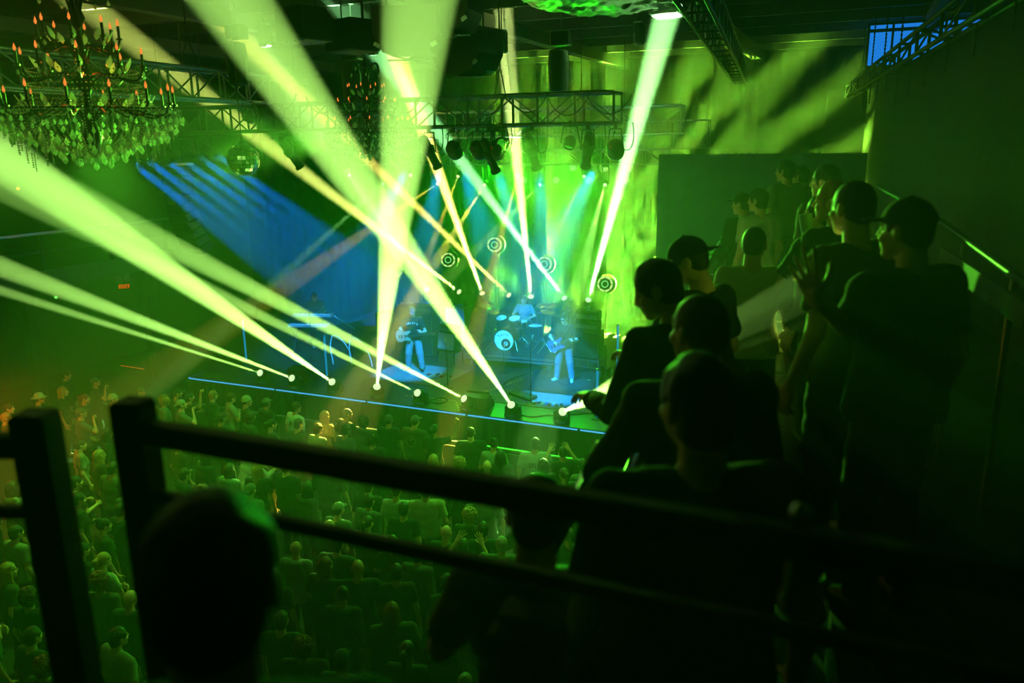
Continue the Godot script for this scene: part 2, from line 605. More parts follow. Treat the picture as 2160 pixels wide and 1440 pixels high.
	shoe_mesh = join([[nets(), Transform3D.IDENTITY]])
func figure(key: String, o: Dictionary) -> Dictionary:
	if figs.has(key): return figs[key]
	var cell: float = o.get("cell", 0.024)
	var bulk: float = o.get("bulk", 1.0)
	var lean: float = o.get("lean", 0.0)
	var pel: Vector3 = o.get("pel", Vector3(0, 0.95, 0))
	var B := Basis(Vector3.RIGHT, -lean) * Basis(Vector3.UP, o.get("twist", 0.0))
	var up := func(p: Vector3) -> Vector3: return pel + B * (p - Vector3(0, 0.95, 0))
	var hp: Vector3 = up.call(o.get("head", Vector3(0, 1.62, -0.035)))
	var hb := Basis(Vector3.UP, o.get("yaw", 0.0)) * Basis(Vector3.RIGHT, o.get("pitch", 0.0)) * Basis(Vector3.BACK, o.get("roll", 0.0))
	var sh := [up.call(Vector3(-0.18 * bulk, 1.41, 0.005)), up.call(Vector3(0.18 * bulk, 1.41, 0.005))]
	var el: Array = o.get("el", [Vector3(-0.25 * bulk, 1.12, 0.05), Vector3(0.25 * bulk, 1.12, 0.05)])
	var wr: Array = o.get("wr", [Vector3(-0.27 * bulk, 0.87, -0.04), Vector3(0.27 * bulk, 0.87, -0.04)])
	var th: Array = o.get("th", [Vector3(0, 0, -1), Vector3(0, 0, -1)])
	var hd: Array = o.get("hands", ["rest", "rest"])
	var fd: Array = o.get("fdir", [Vector3.ZERO, Vector3.ZERO])
	var hip := [pel + Vector3(-0.09, -0.02, 0), pel + Vector3(0.09, -0.02, 0)]
	var kn: Array = o.get("kn", [Vector3(-0.11, 0.5, -0.03), Vector3(0.11, 0.5, -0.03)])
	var an: Array = o.get("an", [Vector3(-0.12, 0.085, 0.02), Vector3(0.12, 0.085, 0.02)])
	var toe: Array = o.get("toe", [Vector3(-0.15, 0.03, -0.14), Vector3(0.15, 0.03, -0.14)])
	var torso := [
		[up.call(Vector3(-0.09 * bulk, 1.395, 0.01)), up.call(Vector3(0.09 * bulk, 1.395, 0.01)), 0.07],
		[up.call(Vector3(-0.072 * bulk, 1.28, -0.005)), up.call(Vector3(0.072 * bulk, 1.28, -0.005)), 0.112 * sqrt(bulk)],
		[up.call(Vector3(-0.055 * bulk, 1.12, -0.005)), up.call(Vector3(0.055 * bulk, 1.12, -0.005)), 0.102 * bulk],
		[pel + Vector3(-0.07 * bulk, 0.02, 0), pel + Vector3(0.07 * bulk, 0.02, 0), 0.112 * sqrt(bulk)]]
	var lo := Vector3(9, 9, 9)
	var hi := -lo
	for p in [hp] + sh + el + wr + hip + kn + an + toe:
		lo = lo.min(p)
		hi = hi.max(p)
	lo -= Vector3(0.2, 0.12, 0.2)
	hi += Vector3(0.2, 0.05, 0.2)
	var out := {"hp": hp, "hb": hb, "sh": sh, "wr": wr, "el": el}
	# skin
	grid(lo, hi, cell)
	for t in torso: cap(t[0], t[1], t[2], t[2], 0.06)
	cap(up.call(Vector3(0, 1.39, 0.02)), hp + hb * Vector3(0, -0.1, 0.035), 0.062, 0.053, 0.03)
	for s in 2:
		cap(up.call(Vector3((s * 2 - 1) * 0.08, 1.40, 0.01)), sh[s], 0.062, 0.055, 0.03)
		cap(sh[s], el[s], 0.052, 0.041, 0.02)
		cap(el[s], wr[s], 0.042, 0.027, 0.015)
		cap(hip[s], kn[s], 0.086, 0.058, 0.03)
		cap(kn[s], an[s], 0.058, 0.04, 0.02)
		cap(an[s], toe[s], 0.04, 0.03, 0.02)
	var list := [[nets(), Transform3D.IDENTITY], [head_arr, Transform3D(hb, hp)]]
	for s in 2:
		var d: Vector3 = fd[s] if fd[s] != Vector3.ZERO else (wr[s] - el[s])
		var y := -d.normalized()
		var x: Vector3 = th[s]
		x = (x - y * x.dot(y)).normalized()
		list.append([hand_arr["%s%d" % [hd[s], s * 2 - 1]], Transform3D(Basis(x, y, x.cross(y)), wr[s])])
	out.body = join(list)
	# upper garment
	grid(lo, hi, cell)
	for t in torso: cap(t[0], t[1], t[2] + 0.015, t[2] + 0.015, 0.06)
	var hem: float = o.get("hem", 0.09)
	cap(pel + Vector3(-0.075 * bulk, -0.06, 0), pel + Vector3(0.075 * bulk, -0.06, 0), 0.127 * sqrt(bulk), 0.127 * sqrt(bulk), 0.05)
	for s in 2:
		cap(up.call(Vector3((s * 2 - 1) * 0.08, 1.40, 0.01)), sh[s], 0.075, 0.07, 0.03)
		if o.get("long", false):
			cap(sh[s], el[s], 0.068, 0.058, 0.025)
			cap(el[s], wr[s].lerp(el[s], 0.06), 0.058, 0.045, 0.02, true)
		else:
			cap(sh[s], sh[s].lerp(el[s], 0.7), 0.068, 0.07, 0.025, true)
	if o.get("hood", false): cap(up.call(Vector3(-0.06, 1.45, 0.09)), up.call(Vector3(0.06, 1.45, 0.09)), 0.055, 0.055, 0.03)
	if not o.get("sit", false): cut_plane(pel + Vector3(0, -hem, 0), Vector3(0, -1, 0))
	rough_up(0.012, 7.0, 11)
	out.top = join([[nets(), Transform3D.IDENTITY]])
	# trousers
	grid(Vector3(lo.x, 0, lo.z), Vector3(hi.x, pel.y + 0.16, hi.z), cell)
	var bag: float = o.get("bag", 0.0)
	cap(torso[3][0], torso[3][1], torso[3][2] + 0.01, torso[3][2] + 0.01, 0.05)
	for s in 2:
		cap(hip[s], kn[s], 0.098 + bag * 0.5, 0.074 + bag, 0.03)
		cap(kn[s], an[s] + Vector3(0, 0.0, 0), 0.074 + bag, 0.058 + bag * 0.7, 0.02, true)
	cut_plane(pel + Vector3(0, 0.07, 0), Vector3(0, 1, 0))
	rough_up(0.01, 8.0, 21)
	out.legs = join([[nets(), Transform3D.IDENTITY]])
	out.shoe = []
	for s in 2:
		var f: Vector3 = toe[s] - an[s]
		f.y = 0
		var zz := -f.normalized()
		out.shoe.append(Transform3D(Basis(Vector3.UP.cross(zz), Vector3.UP, zz), an[s]))
	figs[key] = out
	return out
func person(fig: Dictionary, L: Dictionary, label: String, p: Vector3, yaw: float, group := "", size := 1.0) -> Node3D:
	var o := thing("person", label, "person", p, yaw, group)
	o.scale = Vector3.ONE * size
	part(o, "body", fig.body, L.get("skin", SKIN[0]))
	part(o, "shirt" if not L.has("topname") else L.topname, fig.top, L.get("top"))
	part(o, "trousers", fig.legs, L.get("legs", mat(Color(0.07, 0.07, 0.09), 0.85)))
	for x in fig.shoe: part(o, "shoe", shoe_mesh, L.get("shoes", mat(Color(0.06, 0.06, 0.06), 0.6)), x)
	var hair: String = L.get("hair", "short")
	if hair != "bald":
		var hx := Transform3D(fig.hb, fig.hp)
		if hair in ["cap", "cap_back", "beanie", "hat"]:
			part(o, "hair", hair_mesh["crop"], L.get("hairm", HAIR[0]), hx)
			part(o, {"cap": "cap", "cap_back": "cap", "beanie": "beanie", "hat": "hat"}[hair], hair_mesh[hair], L.get("hat", mat(Color(0.05, 0.05, 0.05), 0.8)), hx)
		else:
			part(o, "hair", hair_mesh[hair], L.get("hairm", HAIR[0]), hx)
	return o
var SKIN := []
var HAIR := []

func _ready() -> void:
	rng.seed = 7
	# ----- camera
	cam = Camera3D.new()
	cam.name = "camera"
	add_child(cam)
	cam.position = EYE
	cam.rotation_degrees = Vector3(-14.0, 23.4, -0.8)
	cam.fov = 46.4
	cam.near = 0.05
	cam.far = 300.0
	var ca := CameraAttributesPhysical.new()
	ca.frustum_focal_length = 28.0
	ca.exposure_aperture = 1.8
	ca.frustum_focus_distance = 18.0
	cam.attributes = ca
	cam.fov = 46.4
	# ----- air and exposure: a dark hall full of even haze, no sky
	var e := Environment.new()
	e.background_mode = Environment.BG_COLOR
	e.background_color = Color.BLACK
	e.tonemap_mode = Environment.TONE_MAPPER_LINEAR
	e.tonemap_exposure = EXPOSURE
	e.volumetric_fog_enabled = true
	e.volumetric_fog_density = 0.02
	e.volumetric_fog_albedo = Color(1, 1, 1)
	e.volumetric_fog_anisotropy = 0.1
	e.sdfgi_enabled = true
	e.ssao_enabled = true
	e.ssil_enabled = true
	var w := WorldEnvironment.new()
	w.name = "surroundings"
	w.environment = e
	add_child(w)
	# ----- shared things
	cyl_unit = lathem([[0.0, 0.0], [1.0, 0.0], [1.0, 1.0], [0.0, 1.0]], 10)
	black = mat(Color(0.055, 0.055, 0.06), 0.55)
	black_gloss = mat(Color(0.06, 0.06, 0.065), 0.3)
	steel = mat(Color(0.62, 0.63, 0.64), 0.32, 0.9)
	alu = mat(Color(0.55, 0.56, 0.57), 0.38, 0.85)
	chrome = mat(Color(0.8, 0.81, 0.82), 0.12, 1.0)
	SKIN = [mat(Color(0.78, 0.58, 0.47), 0.55), mat(Color(0.85, 0.66, 0.55), 0.55), mat(Color(0.55, 0.38, 0.28), 0.55)]
	HAIR = [mat(Color(0.1, 0.075, 0.06), 0.6), mat(Color(0.2, 0.13, 0.08), 0.6), mat(Color(0.62, 0.47, 0.27), 0.55), mat(Color(0.42, 0.16, 0.07), 0.6), mat(Color(0.55, 0.53, 0.5), 0.6)]
	hall()
	trusses()
	ceiling_gear()
	stage_lights()
	chandeliers()
	stage_set()
	make_heads()
	band()
	crowd()
	balcony()
const EXPOSURE := 2.9
var black: StandardMaterial3D
var black_gloss: StandardMaterial3D
var steel: StandardMaterial3D
var alu: StandardMaterial3D
var chrome: StandardMaterial3D

# ---------- the hall
func slab(n: String, a: Vector3, b: Vector3, m: Material) -> MeshInstance3D:
	return struct(n, boxm((b - a).abs()), m, Transform3D(Basis.IDENTITY, (a + b) / 2))
func bal_slab(n: String, u0: float, u1: float, r0: float, r1: float, y0: float, y1: float, m: Material) -> MeshInstance3D:
	var B := Basis(BR, Vector3.UP, -BU)
	return struct(n, boxm(Vector3(r1 - r0, y1 - y0, u1 - u0)), m, Transform3D(B, bal((u0 + u1) / 2, (r0 + r1) / 2, (y0 + y1) / 2)))
func drape(width: float, height: float, folds: float, depth: float, seed_: int) -> ArrayMesh:     # hanging cloth with folds, in x and y, base at the origin
	var st := st_new()
	st.set_smooth_group(0)
	var n := int(folds * 8)
	var rr := RandomNumberGenerator.new()
	rr.seed = seed_
	var z := []
	for i in n + 1: z.append(depth * (sin(TAU * i / 8.0 + 0.8 * sin(i * 0.21)) + 0.35 * rr.randf_range(-1, 1)))
	for i in n:
		for j in 3:
			var x0 := -width / 2 + width * i / n
			var x1 := -width / 2 + width * (i + 1) / n
			var k0 := 1.15 - 0.45 * j / 3.0
			var k1 := 1.15 - 0.45 * (j + 1) / 3.0
			var y0 := height * j / 3.0
			var y1 := height * (j + 1) / 3.0
			quad(st, Vector3(x0, y0, z[i] * k0), Vector3(x0, y1, z[i] * k1), Vector3(x1, y1, z[i + 1] * k1), Vector3(x1, y0, z[i + 1] * k0))
	for i in n:                                    # the back of the cloth
		var x0 := -width / 2 + width * i / n
		var x1 := -width / 2 + width * (i + 1) / n
		quad(st, Vector3(x1, 0, z[i + 1] - 0.012), Vector3(x1, height, z[i + 1] - 0.012), Vector3(x0, height, z[i] - 0.012), Vector3(x0, 0, z[i] - 0.012))
	return done(st)
func hall() -> void:
	var wall_m := noisy(Color(0.05, 0.05, 0.052), Color(0.09, 0.088, 0.085), 0.4, 0.9, 0.4)
	var brown := noisy(Color(0.06, 0.035, 0.028), Color(0.12, 0.07, 0.05), 0.5, 0.85, 0.6, Vector3(1, 0.12, 1), 4)
	slab("floor", Vector3(-23.6, -0.2, -27), Vector3(12.3, 0, 4), noisy(Color(0.1, 0.1, 0.1), Color(0.16, 0.155, 0.15), 0.3, 0.6, 0.1))
	slab("ceiling", Vector3(-23.6, 10.0, -27), Vector3(12.3, 10.3, 4), noisy(Color(0.16, 0.16, 0.155), Color(0.23, 0.225, 0.22), 0.25, 0.85, 0.3))
	slab("wall_back", Vector3(-23.6, 0, -27.0), Vector3(4.6, 10, -26.7), wall_m)
	slab("wall_left", Vector3(-23.9, 0, -26.7), Vector3(-23.6, 10, 4), wall_m)
	slab("wall_rear", Vector3(-23.6, 0, 3.7), Vector3(12.3, 10, 4.0), wall_m)
	# right wall along the side balcony; above it one looks into a side space with a blue window
	bal_slab("wall_right", -3.5, 24.5, 2.2, 2.5, 0, 8.5, brown)
	bal_slab("wall_right", 24.5, 24.8, 1.2, 2.2, 0, 8.5, wall_m)
	slab("wall_side", Vector3(2.4, 0, -21.6), Vector3(12.0, 10, -21.3), wall_m)
	slab("wall_outer", Vector3(12.0, 0, -21.6), Vector3(12.3, 10, 4), wall_m)
	var c0 := on_z(1826, 142, -21.2)
	var c1 := on_z(2078, 36, -21.2)
	var ws := Vector3(c1.x - c0.x, c1.y - c0.y, 0.03)
	var win := thing("window_1", "", "", Vector3((c0.x + c1.x) / 2, (c0.y + c1.y) / 2, -21.2))
	tag(win, "", "", "", "structure")
	part(win, "pane", boxm(ws), glow(Color(0.14, 0.55, 1.0), 0.36))
	for x in [-0.5, 0.5]: part(win, "frame", boxm(Vector3(0.06, ws.y, 0.08)), black, Transform3D(Basis.IDENTITY, Vector3(x * ws.x, 0, 0.03)))
	for y in [-0.5, 0.5]: part(win, "frame", boxm(Vector3(ws.x, 0.06, 0.08)), black, Transform3D(Basis.IDENTITY, Vector3(0, y * ws.y, 0.03)))
	for x in [-0.28, 0.18]: part(win, "mullion", boxm(Vector3(0.05, ws.y, 0.06)), black, Transform3D(Basis.IDENTITY, Vector3(x * ws.x, 0, 0.03)))
	part(win, "transom", boxm(Vector3(ws.x, 0.07, 0.06)), black, Transform3D(Basis.IDENTITY, Vector3(0, ws.y * 0.34, 0.03)))
	# ceiling joists and main beams
	var jm := mat(Color(0.3, 0.3, 0.29), 0.6)
	for k in 15:
		slab("trim_%d" % (k + 1), Vector3(-23.5, 9.72, -25.6 + k * 1.75), Vector3(4.5, 10.0, -25.5 + k * 1.75), jm)
	for k in 6:
		slab("trim_%d" % (k + 20), Vector3(-20.0 + k * 4.2, 9.45, -26.6), Vector3(-19.72 + k * 4.2, 9.72, 3.0), jm)
	# back drape and side drape
	var drape_m := mat(Color(0.1, 0.11, 0.11), 0.9)
	solo("stage_drape", drape(26.0, 9.1, 56, 0.09, 5), drape_m, Transform3D(Basis.IDENTITY, Vector3(-9.6, 0.6, -26.3)), "tall dark pleated drape hanging across the back of the stage", "drape")
	solo("side_drape", drape(4.8, 3.75, 9, 0.02, 6), mat(Color(0.3, 0.33, 0.3), 0.9), Transform3D(Basis.IDENTITY, Vector3(-2.3, 3.12, -20.3)), "flat dark masking drape hanging beside the stage, behind the balcony guests", "drape")
	# left balcony, far across the hall
	var lb := thing("far_balcony", "dark balcony with a thin rail on the far left side of the hall", "balcony", Vector3(-20, 0, -8))
	part(lb, "slab", boxm(Vector3(3.6, 0.42, 22)), wall_m, Transform3D(Basis.IDENTITY, Vector3(-1.8, 3.8, 0)))
	part(lb, "fascia", boxm(Vector3(0.06, 0.5, 22)), mat(Color(0.2, 0.2, 0.19), 0.6), Transform3D(Basis.IDENTITY, Vector3(0.03, 3.8, 0)))
	part(lb, "top_rail", boxm(Vector3(0.09, 0.07, 22)), steel, Transform3D(Basis.IDENTITY, Vector3(0, 5.03, 0)))
	part(lb, "lower_rail", boxm(Vector3(0.05, 0.05, 22)), black, Transform3D(Basis.IDENTITY, Vector3(0, 4.55, 0)))
	for k in 11: part(lb, "post", boxm(Vector3(0.07, 1.0, 0.07)), black, Transform3D(Basis.IDENTITY, Vector3(0, 4.5, -10.8 + k * 2.1)))
	for k in 6: part(lb, "column", boxm(Vector3(0.28, 3.6, 0.28)), wall_m, Transform3D(Basis.IDENTITY, Vector3(-0.4, 1.8, -10.2 + k * 4.0)))
	# exit sign and its emergency lamp
	var ex := thing("exit_sign", "small red EXIT sign glowing on the dark left wall", "sign", Vector3(-19.95, 3.2, -17.0), PI * 0.22)
	part(ex, "housing", boxm(Vector3(0.34, 0.2, 0.05), 0.01), black)
	part(ex, "lettering", text_mesh("EXIT", 0.15, 0.01), glow(Color(1.0, 0.12, 0.05), 0.7), Transform3D(Basis.IDENTITY, Vector3(0, 0, 0.032)))
	bar(ex, "bracket", Vector3(0, 0.1, 0), Vector3(0, 0.42, 0), 0.012, black)
	var em := thing("wall_panel", "small tilted pale panel just above the red EXIT sign", "panel", Vector3(-20.05, 3.46, -17.05), PI * 0.25)
	part(em, "board", boxm(Vector3(0.4, 0.26, 0.03), 0.005), mat(Color(0.6, 0.62, 0.6), 0.5), Transform3D(Basis(Vector3.RIGHT, -0.5), Vector3.ZERO))
	part(em, "mount", boxm(Vector3(0.06, 0.06, 0.2)), black, Transform3D(Basis.IDENTITY, Vector3(0, 0, -0.1)))
	# warm pin lights on the far wall
	for q in [[38, 398], [118, 627]]:
		var p := at(q[0], q[1], 24.0)
		var ln := thing("wall_lamp", ["tiny amber lamp glowing high on the left wall", "small pale lamp below the far balcony"][0 if q[0] < 60 else 1], "lamp", p)
		part(ln, "bulb", lathem([[0, -0.05], [0.05, -0.02], [0.05, 0.03], [0, 0.06]], 10), glow(Color(1.0, 0.45, 0.12) if q[0] < 60 else Color(0.5, 1.0, 0.4), 0.8))
		part(ln, "cap", lathem([[0.06, 0.05], [0.06, 0.07], [0.0, 0.09]], 10), black)
	var lf := on_z(274, 773, -17.5)
	solo("wall_led_bar", rodm(lf + Vector3(-0.4, 0, 0), lf + Vector3(0.6, -0.02, 0), 0.012), glow(Color(1.0, 0.35, 0.12), 0.25), Transform3D.IDENTITY, "thin dim orange light bar low on the far left wall", "light bar")

# ---------- trusses
func truss(n: String, label: String, a: Vector3, b: Vector3, wide: float, high: float, step: float, m: Material, r := 0.026) -> Node3D:
	# a box truss between two points; a and b are the middle of its lower face
	var o := thing(n, label, "truss", a)
	var d := (b - a).normalized()
	var L := a.distance_to(b)
	var side := d.cross(Vector3.UP).normalized() * wide / 2
	var up := Vector3.UP * high
	for s in [-1.0, 1.0]:
		bar(o, "chord", side * s, side * s + d * L, r, m)
		bar(o, "chord", side * s + up, side * s + up + d * L, r, m)
	var k := int(L / step)
	var q := L / k
	for i in k + 1:
		var p := d * q * i
		for s in [-1.0, 1.0]:
			bar(o, "upright", p + side * s, p + side * s + up, r * 0.72, m)
			if i < k:
				if (i % 2 == 0): bar(o, "brace", p + side * s, p + d * q + side * s + up, r * 0.5, m)
				else: bar(o, "brace", p + side * s + up, p + d * q + side * s, r * 0.5, m)
		bar(o, "cross_bar", p - side, p + side, r * 0.6, m)
		bar(o, "cross_bar", p - side + up, p + side + up, r * 0.6, m)
	for t in [0.12, 0.8]:
		for s in [-1.0, 1.0]: bar(o, "sling", d * L * t + side * s + up, d * L * t + up + Vector3(0, 0.5, 0), 0.012, black)
		bar(o, "sling", d * L * t + up + Vector3(0, 0.48, 0), Vector3((d * L * t).x, 9.99 - a.y, (d * L * t).z), 0.014, black)
	return o
func trusses() -> void:
	truss("box_truss", "long aluminium box truss hung across the hall above the stage lights", Vector3(-14.6, 7.5, -13.5), Vector3(-3.85, 7.5, -13.5), 0.5, 0.5, 0.66, mat(Color(0.35, 0.36, 0.36), 0.4, 0.85), 0.032)
	truss("box_truss", "aluminium box truss running back to front behind the big chandelier", Vector3(-10.7, 8.02, -4.0), Vector3(-10.96, 8.02, -13.05), 0.5, 0.5, 0.66, alu, 0.03)
	truss("box_truss", "upstage truss carrying the small spot lamps behind the band", Vector3(-16.4, 6.55, -23.3), Vector3(-5.2, 6.55, -23.3), 0.4, 0.4, 0.6, alu, 0.025)
	truss("box_truss", "pale truss seen behind the long front truss, ending near the green beam", Vector3(-15.5, 7.35, -18.2), Vector3(-3.7, 7.35, -18.2), 0.45, 0.6, 0.75, alu, 0.025)
	truss("box_truss", "thin truss with an open square end right of the green beam", Vector3(-15.0, 7.0, -21.5), Vector3(-3.7, 7.0, -21.5), 0.4, 0.7, 0.9, alu, 0.02)
	truss("ladder_truss", "black ladder truss slanting down from the ceiling at top right centre", bal(9.0, -1.05, 8.75), bal(25.0, -1.15, 8.75), 0.34, 0.4, 0.9, mat(Color(0.2, 0.2, 0.2), 0.35, 0.7), 0.03)
	var rt := truss("ladder_truss", "dark truss with hanging chains in front of the blue window", bal(7.0, 1.7, 8.25), bal(24.0, 1.7, 8.25), 0.14, 0.3, 1.7, mat(Color(0.12, 0.12, 0.12), 0.5, 0.5), 0.03)
	var link := lathem([[0.012, -0.03], [0.02, 0.0], [0.012, 0.03]], 6)
	for k in 7:
		var st := st_new()
		var top := BU * (1.0 + k * 2.1) + Vector3(0, 0.3, 0)
		for j in 20: lathe(st, [[0.0, -0.035], [0.016, -0.02], [0.016, 0.02], [0.0, 0.035]], 5, Transform3D(Basis(Vector3.UP, j * 1.57), top + Vector3(0, 0.06 + j * 0.062, 0)))
		part(rt, "chain", done(st), black)
	for k in 10:
		var st := st_new()
		var top := BU * (0.6 + k * 1.35)
		var nn := 4 + (k * 7) % 6
		for j in nn: lathe(st, [[0.0, -0.035], [0.014, -0.02], [0.014, 0.02], [0.0, 0.035]], 5, Transform3D(Basis(Vector3.UP, j * 1.57), top - Vector3(0, 0.04 + j * 0.06, 0)))
		part(rt, "hanging_chain", done(st), black)
	# hoist columns holding the long truss
	for q in [[1178, 145, -14.0], [742, 170, -13.7], [500, 130, -12.0]]:
		var p := on_z(q[0], q[1], q[2])
		var h := thing("chain_hoist", {1178: "tall black chain hoist bag above the right end of the long truss", 742: "slim black hoist hanging over the small chandelier", 500: "round dark hoist bag hanging over the left truss"}[q[0]], "hoist", p)
		part(h, "bag", lathem([[0.05, -0.42], [0.17, -0.38], [0.19, 0.1], [0.17, 0.3], [0.06, 0.34]], 12), black)
		part(h, "motor", boxm(Vector3(0.34, 0.24, 0.26), 0.02), black_gloss, Transform3D(Basis.IDENTITY, Vector3(0.05, 0.5, 0)))
		bar(h, "chain", Vector3(0.05, 0.6, 0), Vector3(0.05, 10.0 - p.y, 0), 0.014, steel)
		bar(h, "chain", Vector3(-0.08, -0.4, 0), Vector3(-0.08, 8.0 - p.y, 0), 0.014, steel)

# ---------- what hangs from the ceiling
func ceiling_gear() -> void:
	# two pairs of angled speaker-like units near the camera
	var k := 0
	for q in [[645, 55, 11.0], [745, 78, 11.6]]:
		var p := at(q[0], q[1], q[2])
		var o := thing("hanging_cabinet", ["angled black ceiling cabinet with a bright upper edge, left one of two", "angled black ceiling cabinet with a bright upper edge, right one of two"][k], "cabinet", p, deg_to_rad(-18))
		k += 1
		var st := st_new()
		extrude(st, PackedVector2Array([Vector2(-0.28, -0.2), Vector2(0.24, -0.2), Vector2(0.3, 0.02), Vector2(0.1, 0.22), Vector2(-0.28, 0.22)]), 0.62, Transform3D(Basis(Vector3.UP, PI / 2), Vector3.ZERO))
		part(o, "shell", done(st), black)
		part(o, "edge_trim", boxm(Vector3(0.6, 0.015, 0.03)), steel, Transform3D(Basis.IDENTITY, Vector3(0, 0.22, -0.1)))
		for j in 6: part(o, "fin", boxm(Vector3(0.05, 0.012, 0.44)), alu, Transform3D(Basis.IDENTITY, Vector3(-0.25 + j * 0.1, -0.21, -0.0)))
		for s in [-1.0, 1.0]: bar(o, "hanger", Vector3(s * 0.25, 0.2, 0), Vector3(s * 0.25, 10.0 - p.y, 0), 0.01, black)
	# the speaker cluster in the middle
	k = 0
	for q in [[865, 70, 10.4, 0.3], [985, 110, 11.4, -0.2], [940, 20, 10.5, 0.1]]:
		var p := at(q[0], q[1], q[2])
		var o := thing("ceiling_speaker", ["big rounded black speaker hanging inside the pale vertical beam", "rounded black speaker hanging just right of the pale vertical beam", "black speaker high up behind the hanging cluster"][k], "speaker", p, q[3])
		k += 1
		var st := st_new()
		extrude(st, PackedVector2Array([Vector2(-0.42, 0.3), Vector2(-0.42, -0.05), Vector2(-0.3, -0.26), Vector2(0.0, -0.33), Vector2(0.3, -0.26), Vector2(0.42, -0.05), Vector2(0.42, 0.3)]), 0.6)
		part(o, "cabinet", done(st), black)
		part(o, "grille", boxm(Vector3(0.5, 0.02, 0.5)), mat(Color(0.1, 0.1, 0.1), 0.5, 0.4), Transform3D(Basis(Vector3.RIGHT, 0.1), Vector3(0, -0.33, 0)))
		for s in [-1.0, 1.0]:
			part(o, "corner_plate", boxm(Vector3(0.08, 0.05, 0.02)), steel, Transform3D(Basis(Vector3.BACK, s * 0.5), Vector3(s * 0.37, -0.17, 0.31)))
			bar(o, "hanger", Vector3(s * 0.3, 0.3, 0), Vector3(s * 0.3, 10.0 - p.y, 0), 0.012, black)
	# pendant speakers
	k = 0
	for q in [[1058, 88], [1347, 70], [558, 75], [785, 92]]:
		var p := at(q[0], q[1], 15.5)
		var o := thing("pendant_speaker", ["small black box pendant on a rod in front of the pale beam", "small black box pendant hanging left of the bright ceiling panel", "small black box pendant above the left truss", "small black box pendant beside the hanging speakers"][k], "speaker", p)
		k += 1
		part(o, "case", boxm(Vector3(0.2, 0.42, 0.2), 0.03), black)
		part(o, "ring", lathem([[0.105, -0.015], [0.115, 0.0], [0.105, 0.015]], 14), steel, Transform3D(Basis.IDENTITY, Vector3(0, 0.2, 0)))
		bar(o, "rod", Vector3(0, 0.2, 0), Vector3(0, 10.0 - p.y, 0), 0.012, black)
	# crumpled sheet under the ceiling
	var st := st_new()
	st.set_smooth_group(0)
	var n := FastNoiseLite.new()
	n.seed = 12
	n.frequency = 0.9
	var c := at(1245, -14, 12.0)
	var f := func(i: int, j: int) -> Vector3:
		var x := -1.25 + i * 0.07
		var z := -1.4 + j * 0.07
		return c + Vector3(x, 0.07 * n.get_noise_2d(x * 1.6, z * 1.6) + 0.05 * (1.0 - 2.0 * absf(n.get_noise_2d(x * 3.0, z * 3.0 + 9.0))) - 0.16 * (1.0 - pow(absf(x) / 1.25, 2.0)), z)
	for i in 36:
		for j in 40:
			quad(st, f.call(i, j), f.call(i + 1, j), f.call(i + 1, j + 1), f.call(i, j + 1))
	solo("ceiling_sheet", done(st), mat(Color(0.4, 0.4, 0.38), 0.28, 0.3), Transform3D.IDENTITY, "crumpled shiny sheet slung under the ceiling at the top edge", "sheet")
	# the pale ceiling panel that the brightest thin beam strikes
	var pp := on_z(1406, 31, -14.9)
	solo("ceiling_panel", boxm(Vector3(0.5, 0.04, 0.7), 0.01), mat(Color(0.92, 0.92, 0.9), 0.6), Transform3D(Basis.IDENTITY, pp), "small white ceiling panel lit by a thin green beam", "panel")
	# mirror ball: facets are its parts
	var bp := at(513, 337, 14.0)
	var mb := thing("mirror_ball", "round mirror ball hanging left of the bright beams", "mirror ball", bp)
	part(mb, "core", lathem([[0, -0.272], [0.12, -0.245], [0.21, -0.175], [0.262, -0.08], [0.272, 0.0], [0.262, 0.08], [0.21, 0.175], [0.12, 0.245], [0, 0.272]], 20, true), black)
	part(mb, "cap", lathem([[0.0, 0.25], [0.05, 0.26], [0.05, 0.31], [0.012, 0.33], [0.012, 0.4]], 10), black)
	bar(mb, "rod", Vector3(0, 0.3, 0), Vector3(0, 10.0 - bp.y, 0), 0.01, black)
	var mir := mat(Color(0.9, 0.91, 0.92), 0.05, 1.0)
	for i in 12:
		var lat := -PI / 2 + PI * (i + 0.5) / 12
		var cnt := maxi(4, int(26 * cos(lat)))
		var tm := boxm(Vector3(TAU * 0.28 * cos(lat) / cnt * 0.92, 0.064, 0.008))
		for j in cnt:
			var a := TAU * j / cnt
			var dir := Vector3(sin(a) * cos(lat), sin(lat), cos(a) * cos(lat))
			var B := Basis.looking_at(-dir, Vector3.UP) * Basis.from_euler(Vector3(rng.randf_range(-0.03, 0.03), rng.randf_range(-0.03, 0.03), 0))
			part(mb, "facet", tm, mir, Transform3D(B, dir * 0.276))
	# hanging line array at the left of the stage
	var la := thing("line_array", "curved black line array speaker hanging at the far left of the stage", "speaker", Vector3(-17.4, 6.7, -17.0), deg_to_rad(-15))
	var y := 0.0
	var z := 0.0
	for i in 10:
		var tilt := 0.02 + i * i * 0.0065
		var B := Basis(Vector3.RIGHT, tilt)
		var cc := Vector3(0, y, z) + B * Vector3(0, -0.12, 0)
		var st2 := st_new()
		box(st2, Vector3.ZERO, Vector3(0.95, 0.22, 0.42), Basis.IDENTITY, 0.02)
		part(la, "cabinet", done(st2), black, Transform3D(B, cc))
		part(la, "grille", boxm(Vector3(0.88, 0.18, 0.015)), mat(Color(0.14, 0.14, 0.14), 0.35, 0.5), Transform3D(B, cc + B * Vector3(0, 0, 0.215)))
		var nx := Vector3(0, y, z) + B * Vector3(0, -0.245, 0)
		y = nx.y
		z = nx.z
	part(la, "fly_bar", boxm(Vector3(0.9, 0.08, 0.6), 0.01), steel, Transform3D(Basis.IDENTITY, Vector3(0, 0.06, 0)))
